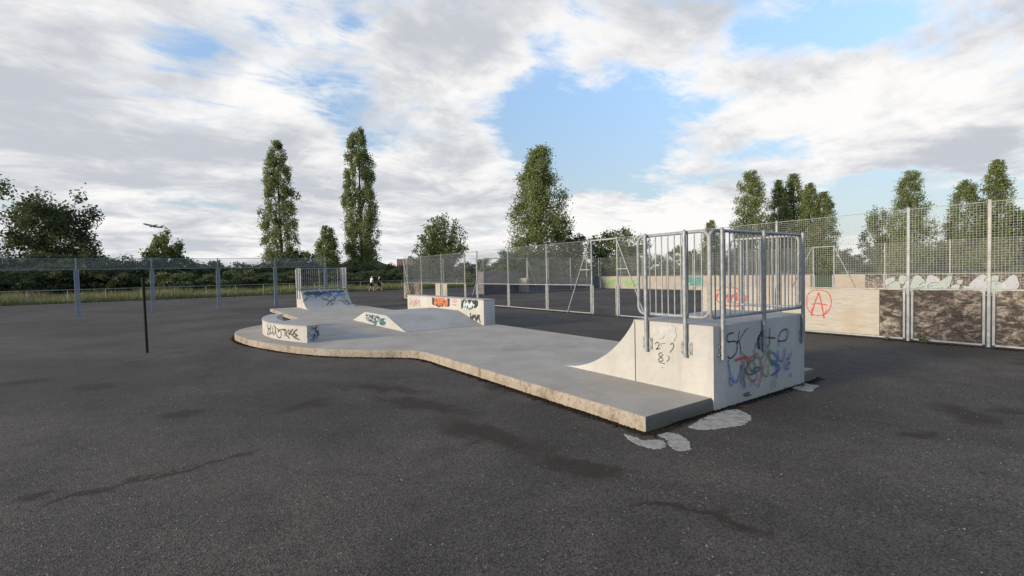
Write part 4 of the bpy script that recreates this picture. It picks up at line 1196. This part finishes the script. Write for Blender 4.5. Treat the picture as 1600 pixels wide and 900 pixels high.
put(make_fan('tree', 'open shrubby tree with limbs fanning upwards behind the court', 9.3, 8.4, 26), 24.0, 52.8)
put(make_round('tree', 'rounded dark tree behind the court entrance frame', 8.2, 9.6, 27, 'mid_leaf', 0.12, 110, 90), 52.4, 49.0)
put(make_round('tree', 'dark bushy growth at the foot of the lone broad-based poplar', 8.0, 5.0, 28, 'dark_leaf', 0.05, 60, 80), 44.4, 51.0)
put(make_round('tree', 'low leafy bush at the foot of the gappy poplar', 6.5, 5.0, 29, 'mid_leaf', 0.05, 70, 80), 12.8, 80.0)

# hedge behind the verge: three kinds of shrub, copied along it
HG = 'shrubs in the hedge behind the railing'
HL = ['dense dark shrub in the hedge behind the low railing', 'mid green bramble mound in the hedge behind the low railing', 'tall dark shrub at the back of the hedge behind the railing']
sh = [put(make_round('hedge_shrub', HL[0], 3.4, 5.2, 31, 'dark_leaf', -0.1, 110, 85, 0.12, 'shrub', stems=3), -19.5, 56.5),
      put(make_round('hedge_shrub', HL[1], 2.5, 4.6, 32, 'bramble_leaf', -0.2, 110, 85, 0.10, 'shrub', stems=3), -4.5, 54.2),
      put(make_round('hedge_shrub', HL[2], 4.6, 5.0, 33, 'dark_leaf', -0.1, 120, 85, 0.14, 'shrub', stems=3), -22.5, 63.0)]
for i in range(3): sh[i]['group'] = HG
r4 = random.Random(9)
def hs(k, x, y, s): copy_tree(sh[k], (x, y, -0.02), r4.uniform(0, 6.28), (s * r4.uniform(.9, 1.15), s * r4.uniform(.9, 1.15), s * r4.uniform(.88, 1.1)), HL[k], HG)
for x in np.arange(-16, 0, 3.0): hs(0, x, 57.0 + r4.uniform(-.8, .8), 1.0)
for x in np.arange(-18.5, -2, 3.1): hs(2, x, 63.5 + r4.uniform(-1, 1), 1.0 if x < -8 else 0.9)
for x in np.arange(-1.5, 22, 2.9): hs(1, x, 54.6 + r4.uniform(-.7, .7), 1.0)
for x in np.arange(0, 34, 3.3): hs(0, x, 59.5 + r4.uniform(-.8, .8), 0.92 if x > 14 else 1.0)
for x in np.arange(2, 30, 4.0): hs(2, x, 66.0 + r4.uniform(-1, 1), 0.82 if 8 < x < 20 else 0.66)
for x in np.arange(-24, -6, 3.0): hs(0, x, 60.2, 1.05)
# trees and bushes closing the field
FG_ = 'bushes lining the far side of the playing field'; FL = 'low bushy tree in the line beyond the playing field'
b0 = put(make_round('bush', FL, 5.4, 7.0, 41, 'mid_leaf', -0.05, 90, 70, 0.16, 'bush', stems=3), 33.0, 49.5, 0.85); b0['group'] = FG_
for x, y, s in [(28.5, 50, .8), (38, 55, 1.0), (45, 58, 1.0), (52, 60, .95), (59, 60, 1.0), (66, 60, 1.0), (73, 59, .95), (79, 57, 1.05), (85, 54, 1.0), (91, 51, 1.1), (98, 49, 1.0), (103, 44, 1.05), (108, 40, 1.0), (113, 36, 1.0), (117, 31, 1.05), (120, 26, 1.15), (123, 20, 1.2), (125, 13, 1.2), (127, 7, 1.2), (129, 1, 1.2), (130, -5, 1.2)]:
    copy_tree(b0, (x, y, -0.02), r4.uniform(0, 6.28), (s * r4.uniform(.9, 1.2), s * r4.uniform(.9, 1.2), s * r4.uniform(.8, 1.1)), FL, FG_)


def blades(name, X, Y, H, mat, label, w=0.012, z=-0.02):
    n = len(X); an = rng.uniform(0, 6.283, n); ln = rng.normal(0, 0.28, (n, 2)) * H[:, None]
    d = np.stack([np.cos(an), np.sin(an)], 1) * w
    V = np.zeros((n, 3, 3)); V[:, 0, :2] = np.stack([X, Y], 1) - d; V[:, 1, :2] = np.stack([X, Y], 1) + d; V[:, 2, :2] = np.stack([X, Y], 1) + ln
    V[:, :2, 2] = z; V[:, 2, 2] = z + H
    o = tri_mesh(name, V.reshape(-1, 3), np.arange(3 * n).reshape(-1, 3), mat)
    return tag(o, label, 'grass', kind='stuff')


n = 62000
X = rng.uniform(-24, 34, n); Y = 47.5 + rng.beta(1.1, 1.6, n) * 6.5
patchy = 0.5 + 0.5 * np.sin(X * 0.9 + 1.3 * np.sin(Y * 1.7)) * np.cos(X * 0.37 + 2)
blades('verge_grass', X, Y, (0.28 + 0.60 * rng.uniform(0, 1, n) * (0.35 + patchy) + 0.07 * (Y - 47.5)), 'grass_blade', 'long dry verge grass along the low railing', 0.022)


def weed(x, y, s, label, seed):
    r = np.random.default_rng(seed); t = thing('weed', label, 'weed', (x, y, 0)); C = []
    mb = MB()
    for i in range(9):
        a = r.uniform(0, 6.28); e = np.array([math.cos(a) * s * r.uniform(.3, 1), math.sin(a) * s * r.uniform(.3, 1) * .6, s * r.uniform(.25, .8)])
        mb.tube([(x, y, 0), (x + e[0] * .5, y + e[1] * .5, e[2] * .7), (x + e[0], y + e[1], e[2])], 0.0025, 4)
        C.append(np.array([e] * 9) * r.uniform(.4, 1.05, (9, 1)) + r.normal(size=(9, 3)) * s * .07)
    mb.build('stem', 'mid_leaf', t)
    V, F = leaf_quads(np.concatenate(C), s * 0.11); V[:, 2] = np.maximum(V[:, 2], 0.004)
    tri_mesh('foliage', V, F, 'mid_leaf', None, t, 4)['kind'] = 'stuff'
weed(9.08, 0.13, 0.22, 'small leafy weed at the foot of the narrow dark board', 51)
weed(9.12, 0.75, 0.12, 'tiny weed below the white board edge', 52)
weed(9.10, 6.9, 0.14, 'tiny weed at the foot of the entrance brace', 53)
pts = []; sz = []
for s in np.arange(-6, 29, 0.02):
    if 8.95 < s < 10.2 or 19.1 < s < 20.3: continue
    pts.append((NX - 0.03 - abs(rng.normal(0, 0.06)), s + rng.uniform(-.02, .02), 0.002)); sz.append(rng.uniform(.008, .03))
tag(stones('moss', pts, sz, 'moss', '', 0.5), 'dark moss and soil along the foot of the court fence', 'moss', kind='stuff')


ys = np.arange(-6.5, 29.2, 0.12)
soil_strip([(NX - 0.02, y) for y in ys], [(-1.0, 0.0)] * len(ys), 0.42, 'brown soil and moss washed along the foot of the court fence')

# ---------------------------------------------------------------- far houses
def house(loc, w, d, h, rh, rz, wall, label, nw=3):
    t = thing('house', label, 'house'); 
    MB().box((-w / 2, -d / 2, -0.1), (w / 2, d / 2, h)).build('wall', wall, t)
    rf = MB().prism([(-d / 2 - .35, h + 0.01), (d / 2 + .35, h + 0.01), (0.0, h + rh)], 0, -w / 2 - .25, w / 2 + .25).build('roof', 'roof', t)
    MB().box((w * .3, -0.35, h + rh * .5), (w * .3 + .7, 0.35, h + rh + .8)).build('chimney', 'brick', rf)
    for i in range(nw):
        x = -w / 2 + w * (i + .5) / nw
        for z in ((0.9,) if h < 3.4 else (0.9, 3.4)):
            wd = MB().box((x - .65, -d / 2 - .06, z), (x + .65, -d / 2 - .004, z + 1.2)).build('window', 'render', t)
            MB().box((x - .57, -d / 2 - .09, z + .08), (x + .57, -d / 2 - .065, z + 1.12)).build('pane', 'glass', wd)
    t.location = (loc[0], loc[1], -0.02); t.rotation_euler = (0, 0, rz); return t
house((52.5, 130.0), 8.5, 7, 4.0, 2.5, -0.35, 'brick', 'brick house with a red roof showing above the hedge')
house((78.0, 110.0), 13, 7, 3.6, 2.4, -0.6, 'brick', 'low red-roofed house glimpsed behind the court goal')
house((138.0, 12.0), 12, 7, 3.2, 1.6, -1.45, 'render', 'pale rendered bungalow across the field near the dark wide bush')
house((134.0, 30.0), 9, 7, 3.0, 1.8, -1.3, 'render', 'small pale bungalow across the field behind the pointed poplar')

# ---------------------------------------------------------------- airliner
ap = thing('airliner', 'small grey airliner climbing away under the clouds', 'aircraft', (0, 0, 0))
fz = [(-18, .05), (-17.4, .7), (-16, 1.5), (-13.5, 1.95), (-10, 2.0), (8, 2.0), (12, 1.6), (15.5, .9), (18, .25)]
MB().tube([(x, 0, 0.45 * max(0, x - 8) / 10) for x, r in fz], [r for x, r in fz], 14).build('fuselage', 'plane', ap, smooth=True)
for s in (-1, 1):
    MB().add([(-4, s * 1.6, -.9), (3, s * 1.6, -.9), (6.5, s * 16, .9), (4.7, s * 16, .9), (-4, s * 1.6, -.3), (3, s * 1.6, -.6), (6.5, s * 16, 1.05), (4.7, s * 16, 1.05)], [(0, 1, 2, 3), (4, 5, 6, 7), (0, 1, 5, 4), (1, 2, 6, 5), (2, 3, 7, 6), (3, 0, 4, 7)]).build('wing', 'plane', ap)
    MB().tube([(-4.4, s * 5.4, -1.7), (-3.6, s * 5.4, -1.7), (-.4, s * 5.4, -1.55)], [.95, 1.05, .6], 12).build('engine', 'plane_dark', ap, smooth=True)
    MB().add([(13, s * .6, .9), (16.2, s * .6, .9), (18, s * 6, 1.4), (16.8, s * 6, 1.4), (13, s * .6, 1.15), (16.2, s * .6, 1.05), (18, s * 6, 1.5), (16.8, s * 6, 1.5)], [(0, 1, 2, 3), (4, 5, 6, 7), (0, 1, 5, 4), (1, 2, 6, 5), (2, 3, 7, 6), (3, 0, 4, 7)]).build('tailplane', 'plane', ap)
MB().prism([(11.2, 1.8), (16.6, 1.0), (19.0, 6.6), (16.9, 6.6)], 1, -.2, .2).build('fin', 'plane_dark', ap)
ap.location = (-50.8, 1290.4, 120.4); ap.rotation_euler = (rad(-8), rad(13), rad(8))


# ---------------------------------------------------------------- two walkers
def skin(name, joints, edges, mat, parent, sub=2):
    me = bpy.data.meshes.new(name); me.from_pydata([j[0] for j in joints], edges, [])
    o = bpy.data.objects.new(name, me); COL.objects.link(o); o.parent = parent
    md = o.modifiers.new('skin', 'SKIN'); md.use_smooth_shade = True
    for i, j in enumerate(joints):
        r = j[1] if isinstance(j[1], tuple) else (j[1], j[1]); me.skin_vertices[0].data[i].radius = r
    me.skin_vertices[0].data[0].use_root = True
    s = o.modifiers.new('sub', 'SUBSURF'); s.levels = sub; s.render_levels = sub
    me.materials.append(MT[mat]); return o


def person(label, loc, rz, sc, top, bottom, stride=1.0):
    """walks along local +x"""
    t = thing('person', label, 'person')
    J = [((0, 0, .95), (.13, .10)), ((0.02, 0, 1.15), (.12, .095)), ((.04, 0, 1.38), (.14, .10)), ((.06, 0, 1.50), .055), ((.09, 0, 1.60), (.085, .075)), ((.09, 0, 1.72), (.075, .07)),
         ((0, -.09, .90), .085), ((.24 * stride, -.09, .50), .058), ((.26 * stride, -.09, .10), .040), ((.38 * stride, -.09, .05), .035),
         ((0, .09, .90), .085), ((-.04, .09, .48), .058), ((-.40 * stride, .09, .16), .040), ((-.33 * stride, .09, .05), .035),
         ((.04, -.20, 1.42), .055), ((-.10, -.25, 1.16), .042), ((.06, -.25, .93), .034), ((.12, -.25, .86), .036),
         ((.04, .20, 1.42), .055), ((.10, .25, 1.15), .042), ((.30, .23, 1.00), .034), ((.37, .23, .98), .036)]
    E_ = [(0, 1), (1, 2), (2, 3), (3, 4), (4, 5), (0, 6), (6, 7), (7, 8), (8, 9), (0, 10), (10, 11), (11, 12), (12, 13), (2, 14), (14, 15), (15, 16), (16, 17), (2, 18), (18, 19), (19, 20), (20, 21)]
    skin('body', J, E_, 'skin', t)
    g = lambda i, k: (J[i][0], tuple(v + k for v in J[i][1]) if isinstance(J[i][1], tuple) else J[i][1] + k)
    mid = lambda a, b, f, r: (tuple(J[a][0][q] * (1 - f) + J[b][0][q] * f for q in range(3)), r)
    skin('shirt', [g(1, .025), g(0, .022), g(2, .022), mid(2, 3, .5, .08), g(14, .022), mid(14, 15, .75, .058), g(18, .022), mid(18, 19, .75, .058)], [(0, 1), (0, 2), (2, 3), (2, 4), (4, 5), (2, 6), (6, 7)], top, t)
    skin('shorts', [((0, 0, .90), (.155, .125)), g(6, .03), mid(6, 7, .85, .088), g(10, .035), mid(10, 11, .85, .088)], [(0, 1), (1, 2), (0, 3), (3, 4)], bottom, t)
    for a, b in ((8, 9), (12, 13)):
        A, B_ = J[a][0], J[b][0]
        skin('shoe', [((A[0] - .02, A[1], max(.05, A[2] - .05)), .052), ((B_[0] + .02, B_[1], B_[2]), .045)], [(0, 1)], 'black_cloth', t, 1)
    skin('hair', [((.075, 0, 1.66), (.095, .085)), ((.06, 0, 1.735), (.085, .08))], [(0, 1)], 'hair', t)
    t.location = loc; t.rotation_euler = (0, 0, rz); t.scale = (sc, sc, sc); return t
person('person in a white T-shirt and dark shorts walking past the railing', (12.55, 46.7, 0.0), 0.15, 1.0, 'white_cloth', 'navy_cloth', 0.7)
person('person in dark clothes striding past the railing with bare calves', (13.4, 46.8, 0.0), 0.1, 0.98, 'black_cloth', 'brown_cloth', 1.15)
